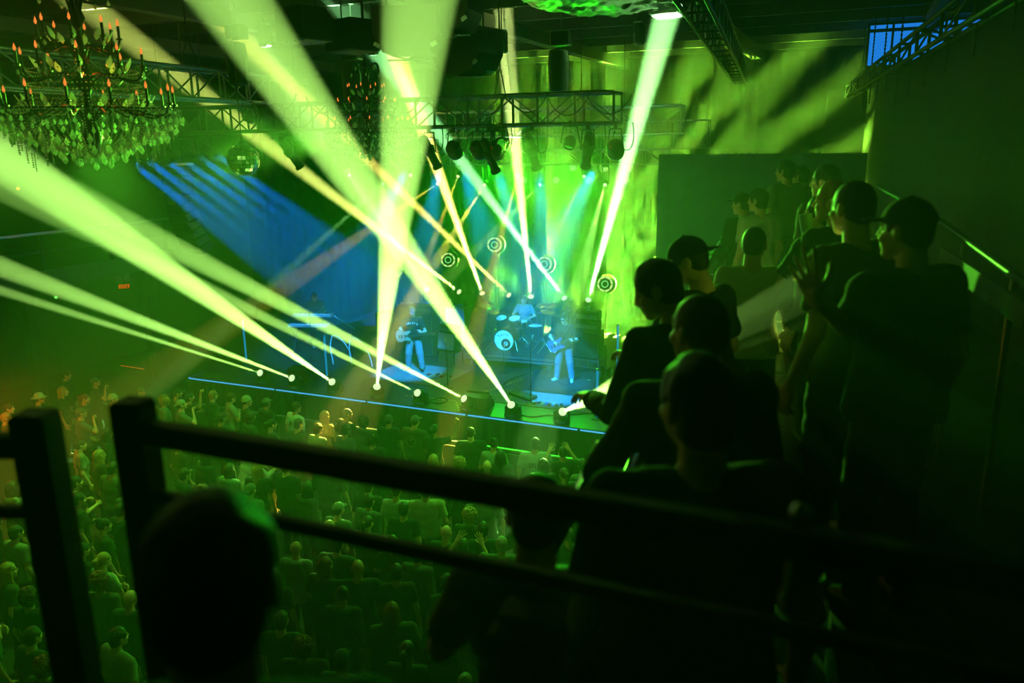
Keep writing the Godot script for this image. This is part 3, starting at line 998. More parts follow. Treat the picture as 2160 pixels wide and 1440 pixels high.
	for s in [-1.0, 1.0]: bar(la, "chain", Vector3(s * 0.3, 0.1, 0), Vector3(s * 0.3, 3.28, 0), 0.014, steel)

# ---------- stage lights
func moving_head(lens: Vector3, to: Vector3, floor_y: float, hang: bool, col: Color, half: float, e: float, rad: float, label: String, group: String, lens_e := 6.0, size := 1.0, blend := 0.25) -> void:
	var d := (to - lens).normalized()
	var hc := lens - d * 0.2 * size
	var o := thing("moving_head_lamp", label, "stage light", Vector3(hc.x, floor_y, hc.z), 0.0, group)
	var yaw := atan2(d.x, d.z)
	var R := Basis(Vector3.UP, yaw)
	var h := hc.y - floor_y
	var s := -1.0 if hang else 1.0
	part(o, "base", boxm(Vector3(0.34, 0.11, 0.3) * size, 0.02), black, Transform3D(R, Vector3(0, s * 0.055 * size, 0)))
	part(o, "display", boxm(Vector3(0.1, 0.04, 0.01) * size), mat(Color(0.35, 0.5, 0.55), 0.3), Transform3D(R, R * Vector3(0, s * 0.055, 0.152) * size))
	for k in [-1.0, 1.0]:
		var a := R * Vector3(k * 0.155 * size, s * 0.1 * size, 0)
		var b := R * Vector3(k * 0.155 * size, h, 0)
		var st := st_new()
		box(st, (a + b) / 2, Vector3(0.045 * size, absf(b.y - a.y) + 0.08 * size, 0.12 * size), R, 0.012)
		part(o, "yoke_arm", done(st), black)
	var body := lathem([[0.0, -0.2 * size], [0.085 * size, -0.2 * size], [0.12 * size, -0.12 * size], [0.125 * size, 0.04 * size], [0.1 * size, 0.15 * size], [0.108 * size, 0.2 * size], [0.09 * size, 0.2 * size]], 16)
	var B := along(d)
	var hd := part(o, "head", body, black, Transform3D(B, Vector3(0, h, 0)))
	part(hd, "lens", lathem([[0.09 * size, 0.185 * size], [0.07 * size, 0.2 * size], [0.0, 0.207 * size]], 16, true), glow(col.lerp(Color.WHITE, 0.55), lens_e))
	spot(lens + d * 0.02, to, half, e, col, rad, blend)
func ring_block(st: SurfaceTool, a0: float, a1: float, r0: float, r1: float, y0: float, y1: float) -> void:
	var v := []
	for a in [a0, a1]:
		for r in [r0, r1]:
			for y in [y0, y1]: v.append(Vector3(cos(a) * r, y, sin(a) * r))
	quad(st, v[0], v[1], v[3], v[2])
	quad(st, v[4], v[6], v[7], v[5])
	quad(st, v[2], v[3], v[7], v[6])
	quad(st, v[0], v[4], v[5], v[1])
func stage_lights() -> void:
	var leaf := Color(0.72, 1.0, 0.44)
	# along the stage front: lens pixel, a pixel the beam passes, metres off there, half angle, energy
	var F := [
		[548, 786, 0, 612, 13.0, 0.6, 9000.0, "leftmost moving lamp on the stage edge, thin beam to the left"],
		[615, 797, 0, 562, 12.0, 1.1, 7500.0, "second moving lamp from the left on the stage edge, beam to the left"],
		[700, 805, 30, 350, 9.5, 1.60, 9000.0, "third moving lamp from the left on the stage edge, very bright beam"],
		[795, 815, 885, 0, 9.0, 2.20, 7000.0, "moving lamp on the stage edge shining almost straight up"],
		[880, 828, 600, 690, 13.5, 0.8, 7000.0, "moving lamp on the stage edge with a dim low beam to the left"],
		[978, 840, 367, 523, 12.0, 1.3, 7500.0, "moving lamp on the stage edge with a pale beam low to the left"],
		[1078, 853, 690, 290, 9.0, 1.70, 9500.0, "moving lamp on the stage edge before the guitarist, broad beam up left"],
		[1187, 868, 1392, 728, 12.5, 1.30, 7000.0, "rightmost moving lamp on the stage edge, beam to the right"]]
	for b in F:
		moving_head(on_y(b[0], b[1], 1.62), at(b[2], b[3], b[4]) if b[0] < 1180 else bal(5.5, -0.1, 5.95), STAGE_Y, false, leaf, b[5] * 1.05, b[6] * 1.05, 0.025, b[7], "moving lamps along the stage edge")
	# on cases behind the band
	var gold := Color(0.98, 0.9, 0.42)
	var B := [
		[900, 610, 740, 372, -17.0, 0.7, 3000.0, Color(0.85, 1.0, 0.75), "moving lamp behind the bass player, faint white beam", 1.0],
		[968, 615, 540, 287, -15.0, 1.0, 16000.0, Color(0.92, 1.0, 0.45), "moving lamp behind the band with a long yellow beam to the left", 1.0],
		[1017, 618, 845, 140, -16.5, 1.1, 36000.0, gold, "moving lamp behind the drums with a golden beam up left", 1.0],
		[1073, 622, 727, 290, -16.5, 0.9, 14000.0, gold, "moving lamp behind the drums with an orange beam to the left", 1.0],
		[1120, 625, 1068, 120, -16.5, 1.05, 24000.0, Color(0.9, 1.0, 0.55), "moving lamp behind the drummer, beam straight up", 1.0],
		[1190, 628, 965, 330, -17.0, 1.0, 20000.0, Color(0.6, 1.0, 0.6), "moving lamp behind the guitarist, green beam up left", 1.0],
		[1241, 632, 1404, 40, -15.0, 1.05, 36000.0, Color(0.62, 1.0, 0.55), "moving lamp right of the guitarist, beam to the ceiling panel", 1.0]]
	var case_m := mat(Color(0.07, 0.07, 0.075), 0.6)
	for b in B:
		var p := on_z(b[0], b[1], -22.5)
		var cs := thing("road_case", "black road case under the " + String(b[8]).replace("moving lamp", "lamp").replace(" behind the band", "").replace("with a long", "of the long").replace("with an", "of the").replace("with a", "of the"), "case", Vector3(p.x, STAGE_Y, -22.5), 0.0)
		part(cs, "body", boxm(Vector3(0.62, 0.72, 0.62), 0.015), case_m, Transform3D(Basis.IDENTITY, Vector3(0, 0.42, 0)))
		for sx in [-1.0, 1.0]:
			part(cs, "edge", boxm(Vector3(0.03, 0.72, 0.03)), alu, Transform3D(Basis.IDENTITY, Vector3(sx * 0.305, 0.42, 0.305)))
			part(cs, "castor", lathem([[0.0, -0.02], [0.045, -0.02], [0.045, 0.02], [0.0, 0.02]], 10), black, Transform3D(Basis(Vector3.BACK, PI / 2), Vector3(sx * 0.24, 0.045, 0.24)))
		moving_head(p, on_z(b[2], b[3], b[4]), STAGE_Y + 0.78, false, b[7], b[5] * 1.25, b[6] * 0.85, 0.05, b[8], "moving lamps behind the band", 6.0, 1.0)
	# small lamps under the upstage truss
	var T := [
		[737, 370, 800, 490, 1.6, 166.0, Color(0.6, 1, 0.5)], [808, 388, 690, 495, 1.8, 582.0, Color(0.6, 1, 0.5)], [866, 370, 850, 440, 1.6, 250.0, Color(0.7, 1, 0.45)],
		[922, 388, 845, 440, 1.7, 749.0, Color(1, 0.85, 0.3)], [966, 372, 925, 480, 1.7, 749.0, Color(1, 0.88, 0.35)], [1022, 390, 965, 480, 1.9, 1247.0, Color(1, 0.92, 0.4)],
		[1092, 370, 1062, 480, 1.8, 915.0, Color(1, 0.8, 0.3)], [1139, 390, 1060, 470, 1.8, 582.0, Color(0.7, 1, 0.4)], [1232, 372, 1185, 470, 1.7, 499.0, Color(0.75, 1, 0.35)], [1276, 390, 1252, 480, 2.1, 915.0, Color(0.65, 1, 0.45)]]
	var ord := ["first", "second", "third", "fourth", "fifth", "sixth", "seventh", "eighth", "ninth", "tenth"]
	for i in T.size():
		var t: Array = T[i]
		var p := on_z(t[0], t[1], -23.0)
		moving_head(p, on_z(t[2], t[3], -20.5), 6.53, true, t[6], t[4], t[5], 0.02, "%s small hanging beam lamp from the left under the upstage truss" % ord[i], "small hanging beam lamps", 3.0, 0.62)
	# LED par cans facing the hall
	var P := [[1047, 352, 0], [1129, 353, 0], [1208, 353, 0], [1275, 355, 0], [1105, 380, 1], [1173, 380, 1], [1242, 380, 1], [1320, 380, 1]]
	var can := lathem([[0.0, -0.2], [0.09, -0.19], [0.14, -0.1], [0.15, 0.0], [0.15, 0.03], [0.13, 0.03], [0.13, 0.0], [0.0, 0.0]], 18)
	var st := st_new()
	for ring in [[0, 0.0, 1], [1, 0.045, 6], [2, 0.09, 12]]:
		for k in ring[2]:
			var a: float = TAU * k / ring[2]
			lathe(st, [[0.0165, 0.004], [0.012, 0.012], [0.0, 0.014]], 8, Transform3D(Basis.IDENTITY, Vector3(cos(a) * ring[1], 0.0, sin(a) * ring[1])), true)
	var leds := done(st)
	for i in P.size():
		var q: Array = P[i]
		var z := -24.0 if q[2] == 0 else -24.6
		var p := on_z(q[0], q[1], z)
		var d := (Vector3(-4.0, 4.0, 0.0) - p).normalized()
		var o := thing("led_par", "round dotted LED lamp, %s from the left in the %s row behind the band" % [["first", "second", "third", "fourth"][i % 4], ["upper", "lower"][q[2]]], "stage light", p, 0.0, "round dotted LED lamps")
		var B2 := along(d)
		part(o, "can", can, black, Transform3D(B2, Vector3.ZERO))
		part(o, "led_cluster", leds, glow(Color(0.75, 1.0, 0.6), 1.1 if q[2] == 0 else 0.5), Transform3D(B2, Vector3.ZERO))
		bar(o, "yoke", Vector3(-0.16, 0, -0.05), Vector3(-0.16, 0.26, -0.05), 0.012, black)
		bar(o, "yoke", Vector3(0.16, 0, -0.05), Vector3(0.16, 0.26, -0.05), 0.012, black)
		bar(o, "yoke", Vector3(-0.16, 0.26, -0.05), Vector3(0.16, 0.26, -0.05), 0.012, black)
		bar(o, "hanger", Vector3(0, 0.26, -0.05), Vector3(0, 10.0 - p.y, -0.05), 0.012, black)
		if i % 2 == 0: spot(p + d * 0.06, p + d * 10.0 + Vector3(0, -1.2 if q[2] == 0 else 0.4, 0), 24.0, 24.0, Color(0.14, 1.0, 0.08), 0.13, 0.6)
	# ring lamps; an unseen drum added behind each face shapes its fan of rays
	var RG := [[835, 570, 900.0], [945, 548, 1800.0], [1043, 516, 5000.0], [1148, 557, 8500.0], [1276, 599, 6500.0]]
	for i in RG.size():
		var q: Array = RG[i]
		var p := on_z(q[0], q[1], -23.5)
		var d := (EYE - p).normalized()
		var B2 := along(d)
		var o := thing("ring_lamp", "%s ring-shaped LED lamp from the left, throwing a fan of rays" % ord[i], "stage light", p, 0.0, "ring lamps behind the band")
		part(o, "body", lathem([[0.0, -0.14], [0.15, -0.14], [0.23, -0.04], [0.25, 0.0], [0.25, 0.02], [0.0, 0.02]], 20), black, Transform3D(B2, Vector3.ZERO))
		for k in 8:
			var s2 := st_new()
			for j in 4:
				var a0 := TAU * (k + 0.08 + 0.84 * j / 4.0) / 8
				var a1 := TAU * (k + 0.08 + 0.84 * (j + 1) / 4.0) / 8
				quad(s2, Vector3(cos(a0) * 0.185, 0.03, sin(a0) * 0.185), Vector3(cos(a0) * 0.235, 0.03, sin(a0) * 0.235), Vector3(cos(a1) * 0.235, 0.03, sin(a1) * 0.235), Vector3(cos(a1) * 0.185, 0.03, sin(a1) * 0.185))
				quad(s2, Vector3(cos(a1) * 0.235, 0.03, sin(a1) * 0.235), Vector3(cos(a0) * 0.235, 0.03, sin(a0) * 0.235), Vector3(cos(a0) * 0.235, 0.018, sin(a0) * 0.235), Vector3(cos(a1) * 0.235, 0.018, sin(a1) * 0.235))
			part(o, "led_segment", done(s2), glow(Color(0.85, 1.0, 0.6), 1.0 if i > 0 else 0.35), Transform3D(B2, Vector3.ZERO))
		part(o, "led_inner_ring", lathem([[0.085, 0.02], [0.085, 0.03], [0.11, 0.03], [0.11, 0.02]], 20), glow(Color(0.6, 1.0, 0.6), 0.7 if i > 0 else 0.3), Transform3D(B2, Vector3.ZERO))
		part(o, "centre_lens", lathem([[0.08, 0.02], [0.05, 0.04], [0.0, 0.05]], 16, true), black_gloss, Transform3D(B2, Vector3.ZERO))
		bar(o, "stand_pole", Vector3(0, -0.2, -0.12), Vector3(0, STAGE_Y - p.y + 0.02, -0.12), 0.025, black)
		bar(o, "stand_pole", Vector3(0, -0.2, -0.12), Vector3(0, 0.0, -0.1), 0.025, black)
		part(o, "stand_foot", lathem([[0.0, 0.0], [0.3, 0.0], [0.3, 0.03], [0.0, 0.05]], 16), black, Transform3D(Basis.IDENTITY, Vector3(0, STAGE_Y - p.y, -0.12)))
		# behind the face: a lamp between two added plates; added radial blades split its light into rays
		var d3 := Vector3(-0.1, 0.1, 0.98).normalized()
		var B3 := along(d3)
		part(o, "added_back_plate", lathem([[0.0, -0.24], [0.3, -0.24], [0.3, -0.225], [0.0, -0.225]], 24), black, Transform3D(B3, Vector3.ZERO))
		part(o, "added_front_plate", lathem([[0.0, -0.152], [0.3, -0.152], [0.3, -0.14], [0.0, -0.14]], 24), black, Transform3D(B3, Vector3.ZERO))
		var bl := st_new()
		var left := BR - d3 * BR.dot(d3)
		var mid := B3.inverse() * left.normalized()
		var a_mid := atan2(mid.z, mid.x)
		var N := 20
		for k in N:
			var a0 := a_mid + deg_to_rad(-98.0 + 196.0 * k / N)
			var a1 := a0 + deg_to_rad(196.0 / N * 0.68)
			ring_block(bl, a0, a1, 0.05, 0.3, -0.225, -0.152)
		for k in 8:
			var a0 := a_mid + deg_to_rad(98.0 + 164.0 * k / 8.0)
			ring_block(bl, a0, a0 + deg_to_rad(20.6), 0.05, 0.3, -0.225, -0.152)
		part(o, "added_ray_blades", done(bl), black, Transform3D(B3, Vector3.ZERO))
		omni(p - d3 * 0.188, q[2], Color(0.62, 1.0, 0.25), 0.004)
	# profile spots and washes under the long truss
	var tz := -13.25
	var prof := lathem([[0.0, -0.3], [0.06, -0.3], [0.085, -0.24], [0.085, -0.1], [0.115, -0.06], [0.1, 0.05], [0.075, 0.08], [0.075, 0.3], [0.095, 0.31], [0.095, 0.36], [0.07, 0.36], [0.07, 0.3]], 14)
	var wash := lathem([[0.0, -0.14], [0.08, -0.14], [0.14, -0.06], [0.15, 0.1], [0.13, 0.16], [0.115, 0.16], [0.115, 0.1], [0.0, 0.1]], 14)
	var S := [
		[612, 322, 0, 25.0, "slim profile spot under the truss inside the broad pale beam, left one"], [708, 322, 0, 25.0, "slim profile spot under the truss left of the small chandelier"],
		[906, 318, 0, 18.0, "profile spot with a blue front just right of the small chandelier"], [957, 314, 1, 4.0, "stubby wash lamp with a red display, second from the chandelier"],
		[1008, 314, 1, 8.0, "stubby wash lamp with a red display in the middle of the truss"], [1032, 326, 0, 12.0, "profile spot with a blue front partly behind a wash lamp"], [1048, 314, 1, -8.0, "stubby wash lamp with a red display beside the pale upright beam"],
		[1122, 318, 0, 6.0, "slim black profile spot hanging right of the pale upright beam"], [1240, 314, 0, -22.0, "slim profile spot tilted to the left near the right end of the truss"], [1298, 312, 1, -15.0, "wash lamp at the right end of the truss inside a green beam"],
		[840, 330, 1, 10.0, "wash lamp hidden in the glow below the small chandelier"]]
	for i in S.size():
		var q: Array = S[i]
		var p := on_z(q[0], q[1], tz)
		var o := thing("profile_spot" if q[2] == 0 else "wash_lamp", q[4], "stage light", p)
		var d := Vector3(sin(deg_to_rad(q[3])) * 0.8, -1.0, -0.55).normalized()
		if q[2] == 1: d = Vector3(sin(deg_to_rad(q[3])) * 0.5, -0.75, -0.75).normalized()
		var B2 := along(d)
		part(o, "barrel", prof if q[2] == 0 else wash, black, Transform3D(B2, Vector3.ZERO))
		var topy := 7.5 - p.y
		for k in [-1.0, 1.0]: bar(o, "yoke_arm", Vector3(k * 0.13, -0.02, 0), Vector3(k * 0.1, topy - 0.1, 0), 0.011, black)
		bar(o, "yoke_arm", Vector3(-0.1, topy - 0.1, 0), Vector3(0.1, topy - 0.1, 0), 0.011, black)
		part(o, "clamp", boxm(Vector3(0.06, 0.14, 0.06), 0.01), black, Transform3D(Basis.IDENTITY, Vector3(0, topy - 0.04, 0)))
		part(o, "cable", tubem(bez(Vector3(0.02, 0.12, 0.05), Vector3(0.3, -0.25, 0.1), Vector3(0.38, 0.1, 0.1), Vector3(0.3, topy, 0.05)), 0.008), black)
		part(o, "handle", tubem(bez(B2 * Vector3(-0.05, -0.29, 0), B2 * Vector3(-0.05, -0.38, 0), B2 * Vector3(0.05, -0.38, 0), B2 * Vector3(0.05, -0.29, 0), 6), 0.008), black)
		if q[2] == 1:
			part(o, "display_screen", boxm(Vector3(0.05, 0.02, 0.004)), glow(Color(1.0, 0.15, 0.05), 0.9), Transform3D(Basis.IDENTITY, Vector3(-0.02, 0.02, 0.142)))
	# the blue wash on the band comes from four of them
	for q in [[906, -10.6, -17.6], [957, -8.3, -20.0], [1032, -6.6, -18.2], [1122, -6.2, -17.0], [840, -13.6, -17.6], [1240, -8.4, -19.0]]:
		var p := on_z(q[0], 335, tz) + Vector3(0, -0.2, -0.32)
		spot(p, Vector3(q[1], 1.9, q[2]), 9.0, 130.0, Color(0.1, 0.62, 1.0), 0.08, 0.6)
	# added wash lamps, put in to light the crowd, big chandelier and side balcony
	var ADDED_WASH := [[Vector3(-10.6, 7.75, -9.0), Vector3(-10.5, 0.0, -8.6), "added wash lamp lighting the crowd from the front-to-back truss, the nearer one"], [Vector3(-10.705, 7.75, -12.4), Vector3(-13.5, 0.0, -10.5), "added wash lamp lighting the crowd from the front-to-back truss, the farther one"], [Vector3(-4.6, 7.2, -13.25), Vector3(-5.5, 0.0, -9.5), "added wash lamp under the long truss lighting the crowd"], [Vector3(-9.4, 7.2, -13.25), Vector3(-7.15, 7.35, -5.95), "added wash lamp under the long truss lighting the big chandelier"], [Vector3(-5.9, 7.2, -13.25), bal(5.0, 0.0, 6.2), "added wash lamp under the long truss giving the balcony guests a rim"]]
	for q in ADDED_WASH:
		var p: Vector3 = q[0]
		var d: Vector3 = (q[1] - p).normalized()
		var o := thing("wash_lamp", q[2], "stage light", p)  # added fixture; shares its node name with the real washes on the truss
		part(o, "barrel", wash, black, Transform3D(along(d).scaled(Vector3.ONE * 0.7), Vector3.ZERO))
		for k in [-1.0, 1.0]: bar(o, "yoke_arm", Vector3(k * 0.17, -0.02, 0), Vector3(k * 0.12, 0.26, 0), 0.011, black)
		bar(o, "yoke_arm", Vector3(-0.12, 0.26, 0), Vector3(0.12, 0.26, 0), 0.011, black)
		part(o, "clamp", boxm(Vector3(0.06, 0.1, 0.06), 0.01), black, Transform3D(Basis.IDENTITY, Vector3(0, 0.3, 0)))
		part(o, "lens", lathem([[0.115, 0.12], [0.07, 0.135], [0.0, 0.14]], 14, true), glow(Color(0.3, 1.0, 0.2), 0.15), Transform3D(along(d).scaled(Vector3.ONE * 0.7), Vector3.ZERO))
		var how: Array = [38.0, 13.0] if q[1].y < 1.0 else ([8.5, 90.0] if q[1].y > 7.0 else [9.5, 60.0])
		spot(p + d * 0.16, q[1], how[0], how[1], Color(0.45, 1.0, 0.22), 0.1, 0.8)
	# row of blue lamps on the left
	for i in 6:
		var p := on_z(270 + i * 35.2, 336 - i * 3.0, -14.2)
		var to := on_z(560 + i * 52, 560 + i * 5, -19.5)
		var d := (to - p).normalized()
		var o := thing("blue_wash_lamp", "%s blue lamp from the left in the row beneath the big chandelier" % ord[i], "stage light", p, 0.0, "row of blue lamps")
		var B2 := along(d)
		part(o, "can", lathem([[0.0, -0.3], [0.07, -0.3], [0.1, -0.22], [0.11, -0.02], [0.115, 0.0], [0.1, 0.0], [0.09, -0.06], [0.0, -0.06]], 14), black, Transform3D(B2, Vector3.ZERO))
		part(o, "lens", lathem([[0.09, -0.05], [0.06, -0.03], [0.0, -0.025]], 14, true), glow(Color(0.1, 0.5, 1.0), 2.0), Transform3D(B2, Vector3.ZERO))
		bar(o, "yoke_arm", Vector3(-0.1, 0.1, 0.05), Vector3(-0.1, 0.32, 0.05), 0.012, black)
		bar(o, "yoke_arm", Vector3(0.1, 0.1, 0.05), Vector3(0.1, 0.32, 0.05), 0.012, black)
		part(o, "clamp", boxm(Vector3(0.24, 0.05, 0.06), 0.01), black, Transform3D(Basis.IDENTITY, Vector3(0, 0.34, 0.05)))
		spot(p + d * 0.03, to, 3.5, 900.0, Color(0.04, 0.42, 1.0), 0.08, 0.7)
	var pa := on_z(270, 336, -14.2) + Vector3(-0.3, 0.36, 0.05)
	var pb := on_z(446, 321, -14.2) + Vector3(0.3, 0.36, 0.05)
	var pipe := thing("lamp_pipe", "black pipe carrying the row of blue lamps", "pipe", pa)
	bar(pipe, "tube", Vector3.ZERO, pb - pa, 0.025, black)
	for k in [0.1, 0.5, 0.9]: bar(pipe, "drop_rod", (pb - pa) * k, Vector3(((pb - pa) * k).x, 9.98 - pa.y, ((pb - pa) * k).z), 0.012, black)
	# loose cables looping along the long truss
	for i in 9:
		var a := on_z(560 + i * 85, 203 + (i % 3), -13.2)
		solo("truss_cable", tubem(bez(a, a + Vector3(0.2, -0.35 - 0.1 * (i % 2), 0), a + Vector3(0.55, -0.4, 0), a + Vector3(0.75, 0.02, 0)), 0.012), black, Transform3D.IDENTITY, "black cable sagging in a loop along the long truss", "cable", "cables looped on the long truss")

# ---------- chandeliers
func chandeliers() -> void:
	var o := thing("chandelier", "big crystal chandelier with orange candle bulbs at the top left", "chandelier", Vector3(-7.15, 7.02, -5.95))
	var dark := mat(Color(0.1, 0.095, 0.08), 0.25, 0.6)
	var glass := StandardMaterial3D.new()
	glass.resource_name = "crystal"
	glass.albedo_color = Color(0.93, 0.95, 0.93)
	glass.roughness = 0.12
	glass.backlight_enabled = true
	glass.backlight = Color(0.9, 0.92, 0.9)
	part(o, "stem", lathem([[0.0, 0.1], [0.05, 0.14], [0.1, 0.3], [0.05, 0.45], [0.035, 0.7], [0.09, 0.85], [0.04, 1.0], [0.03, 1.3], [0.08, 1.42], [0.03, 1.55], [0.02, 1.9], [0.012, 3.0]], 12, true), dark)
	part(o, "bowl_frame", lathem([[0.825, 0.54], [0.835, 0.545], [0.835, 0.555], [0.825, 0.555]], 40), dark)
	var flame := lathem([[0.0, 0.0], [0.009, 0.01], [0.014, 0.026], [0.008, 0.05], [0.0, 0.075]], 8, true)
	var candle := lathem([[0.0, 0.0], [0.03, 0.0], [0.032, 0.012], [0.013, 0.02], [0.013, 0.13], [0.0, 0.13]], 8)
	var fm := glow(Color(1.0, 0.5, 0.2), 0.48)
	var drop := lathem([[0.0, -0.04], [0.014, -0.026], [0.018, -0.013], [0.01, 0.008], [0.002, 0.021], [0.0, 0.024]], 6)
	var big_drop := lathem([[0.0, -0.065], [0.022, -0.043], [0.029, -0.023], [0.016, 0.008], [0.003, 0.033], [0.0, 0.036]], 6)
	var leaf_st := st_new()
	extrude(leaf_st, PackedVector2Array([Vector2(0, 0), Vector2(0.028, 0.03), Vector2(0.03, 0.07), Vector2(0, 0.13), Vector2(-0.03, 0.07), Vector2(-0.028, 0.03)]), 0.01)
	var leaf := done(leaf_st)
	for tier in [[14, 0.8, 0.6, 0.55, 0.0], [10, 0.57, 0.95, 0.85, 0.2], [8, 0.36, 1.22, 1.1, 0.1]]:
		var n: int = tier[0]
		for k in n:
			var a: float = TAU * (k + tier[4]) / n
			var R := Vector3(cos(a), 0, sin(a))
			var rr: float = tier[1]
			var tip := R * rr + Vector3(0, tier[2], 0)
			var arm := part(o, "arm", tubem(bez(R * 0.05 + Vector3(0, tier[3] - 0.1, 0), R * rr * 0.35 + Vector3(0, tier[3] + 0.28, 0), R * rr * 0.9 + Vector3(0, tier[2] - 0.34, 0), tip, 10), 0.011), dark)
			var cd := part(arm, "candle", candle, mat(Color(0.16, 0.15, 0.1), 0.4), Transform3D(Basis.IDENTITY, tip))
			part(arm, "flame_bulb", flame, fm, Transform3D(Basis.IDENTITY, tip + Vector3(0, 0.13, 0)))
			part(o, "glass_leaf", leaf, glass, Transform3D(Basis(Vector3.UP, -a + PI / 2) * Basis(Vector3.RIGHT, 0.5), R * rr * 0.7 + Vector3(0, tier[2] - 0.02, 0)))
			part(o, "crystal_drop", drop, glass, Transform3D(Basis(Vector3.UP, a), tip + Vector3(0, -0.05, 0)))
	for k in 6:
		var a := TAU * k / 6.0 + 0.3
		var R := Vector3(cos(a), 0, sin(a))
		part(o, "scroll", tubem(bez(R * 0.03 + Vector3(0, 1.3, 0), R * 0.02 + Vector3(0, 1.75, 0), R * 0.3 + Vector3(0, 1.95, 0), R * 0.3 + Vector3(0, 1.62, 0), 12), 0.012), dark)
		part(o, "crystal_drop", drop, glass, Transform3D(Basis.IDENTITY, R * 0.3 + Vector3(0, 1.57, 0)))
		part(o, "crystal_drop", drop, glass, Transform3D(Basis.IDENTITY, R * 0.2 + Vector3(0, 1.7, 0)))
	# hanging bowl of crystals
	for ring in [[0.87, 0.45, 46, 0], [0.8, 0.37, 40, 0], [0.7, 0.3, 32, 1], [0.57, 0.24, 26, 0], [0.44, 0.18, 20, 1], [0.3, 0.12, 14, 1], [0.16, 0.06, 8, 1], [0.0, 0.02, 1, 1]]:
		for k in ring[2]:
			var a: float = TAU * k / ring[2] + ring[0] * 3.0
			part(o, "crystal_drop", big_drop if ring[3] == 1 else drop, glass, Transform3D(Basis(Vector3.UP, a), Vector3(cos(a) * ring[0], ring[1] + rng.randf_range(-0.03, 0.03), sin(a) * ring[0])))
	var st := st_new()
	for k in 84:
		var a := TAU * k / 84.0
		var R := Vector3(cos(a), 0, sin(a))
		for j in 22:
			var t := j / 21.0
			var p := (R * 0.84 + Vector3(0, 0.54, 0)).bezier_interpolate(R * 0.8 + Vector3(0, 0.3, 0), R * 0.5 + Vector3(0, 0.22, 0), R * 0.1 + Vector3(0, 0.1, 0), t)
			lathe(st, [[0.0, -0.009], [0.009, 0.0], [0.0, 0.009]], 5, Transform3D(Basis.IDENTITY, p))
		for j in 5 + k % 5:
			lathe(st, [[0.0, -0.01], [0.01, 0.0], [0.0, 0.01]], 5, Transform3D(Basis.IDENTITY, R * (0.86 - 0.05 * (k % 7)) + Vector3(0, 0.5 - 0.06 * (k % 7) - j * 0.021, 0)))
		for j in 14:
			var t := j / 13.0
			var p := (R * 0.5 + Vector3(0, 0.92, 0)).bezier_interpolate(R * 0.5 + Vector3(0, 0.6, 0), R * 0.7 + Vector3(0, 0.5, 0), R * 0.84 + Vector3(0, 0.55, 0), t)
			lathe(st, [[0.0, -0.009], [0.009, 0.0], [0.0, 0.009]], 5, Transform3D(Basis.IDENTITY, p))
	var beads := part(o, "bead_strands", done(st), mat(Color(0.7, 0.74, 0.7), 0.08))
	beads.set_meta("kind", "stuff")
	var c2 := copy_of(o, "crystal chandelier in front of the long truss, half hidden by a beam")
	c2.position = on_z(780, 335, -12.3)
	c2.rotation.y = 0.4
	c2.scale = Vector3.ONE * 0.9
	omni(Vector3(-7.15, 7.9, -5.95), 0.5, Color(1.0, 0.4, 0.12), 0.1)

# ---------- the stage and what stands on it
func cable(label: String, pts: Array, r := 0.014) -> void:
	var out := []
	for i in pts.size() - 1:
		var a: Vector3 = pts[maxi(i - 1, 0)]
		var b: Vector3 = pts[i]
		var c: Vector3 = pts[i + 1]
		var d: Vector3 = pts[mini(i + 2, pts.size() - 1)]
		for k in 6: out.append(b.cubic_interpolate(c, a, d, k / 6.0))
	out.append(pts[-1])
	solo("stage_cable", tubem(out, r, 5), black, Transform3D.IDENTITY, label, "cable")
func sp(px: float, py: float, h := 0.0) -> Vector3:
	return on_y(px, py, STAGE_Y + h)
func led_tube(px: float, py: float, tall: float, label: String, lift := 0.0) -> void:
	var p := sp(px, py)
	var o := thing("led_tube", label, "light tube", p, 0.0, "upright blue light tubes")
	part(o, "foot", lathem([[0.0, 0.0], [0.12, 0.0], [0.12, 0.015], [0.0, 0.03]], 14), black)
	if lift > 0: bar(o, "stem", Vector3.ZERO, Vector3(0, lift, 0), 0.012, black)
	bar(o, "tube_glow", Vector3(0, lift + 0.03, 0), Vector3(0, lift + tall - 0.04, 0), 0.026, glow(Color(0.06, 0.5, 0.72), 0.42))
	bar(o, "end_cap", Vector3(0, lift + tall - 0.04, 0), Vector3(0, lift + tall, 0), 0.028, steel)
	bar(o, "end_cap", Vector3(0, lift, 0), Vector3(0, lift + 0.04, 0), 0.028, steel)
func mic_stand(p: Vector3, tall: float, boom: Vector3, label: String) -> void:
	var o := thing("microphone_stand", label, "microphone stand", p)
	part(o, "base", lathem([[0.0, 0.0], [0.14, 0.0], [0.14, 0.012], [0.03, 0.03], [0.0, 0.03]], 14), black)
	bar(o, "pole", Vector3.ZERO, Vector3(0, tall, 0), 0.012, black)
	bar(o, "boom", Vector3(0, tall, 0) - boom * 0.25, Vector3(0, tall, 0) + boom, 0.009, black)
	part(o, "microphone", lathem([[0.0, -0.1], [0.012, -0.1], [0.016, 0.0], [0.026, 0.02], [0.028, 0.045], [0.0, 0.07]], 10), steel, Transform3D(along(boom), Vector3(0, tall, 0) + boom))
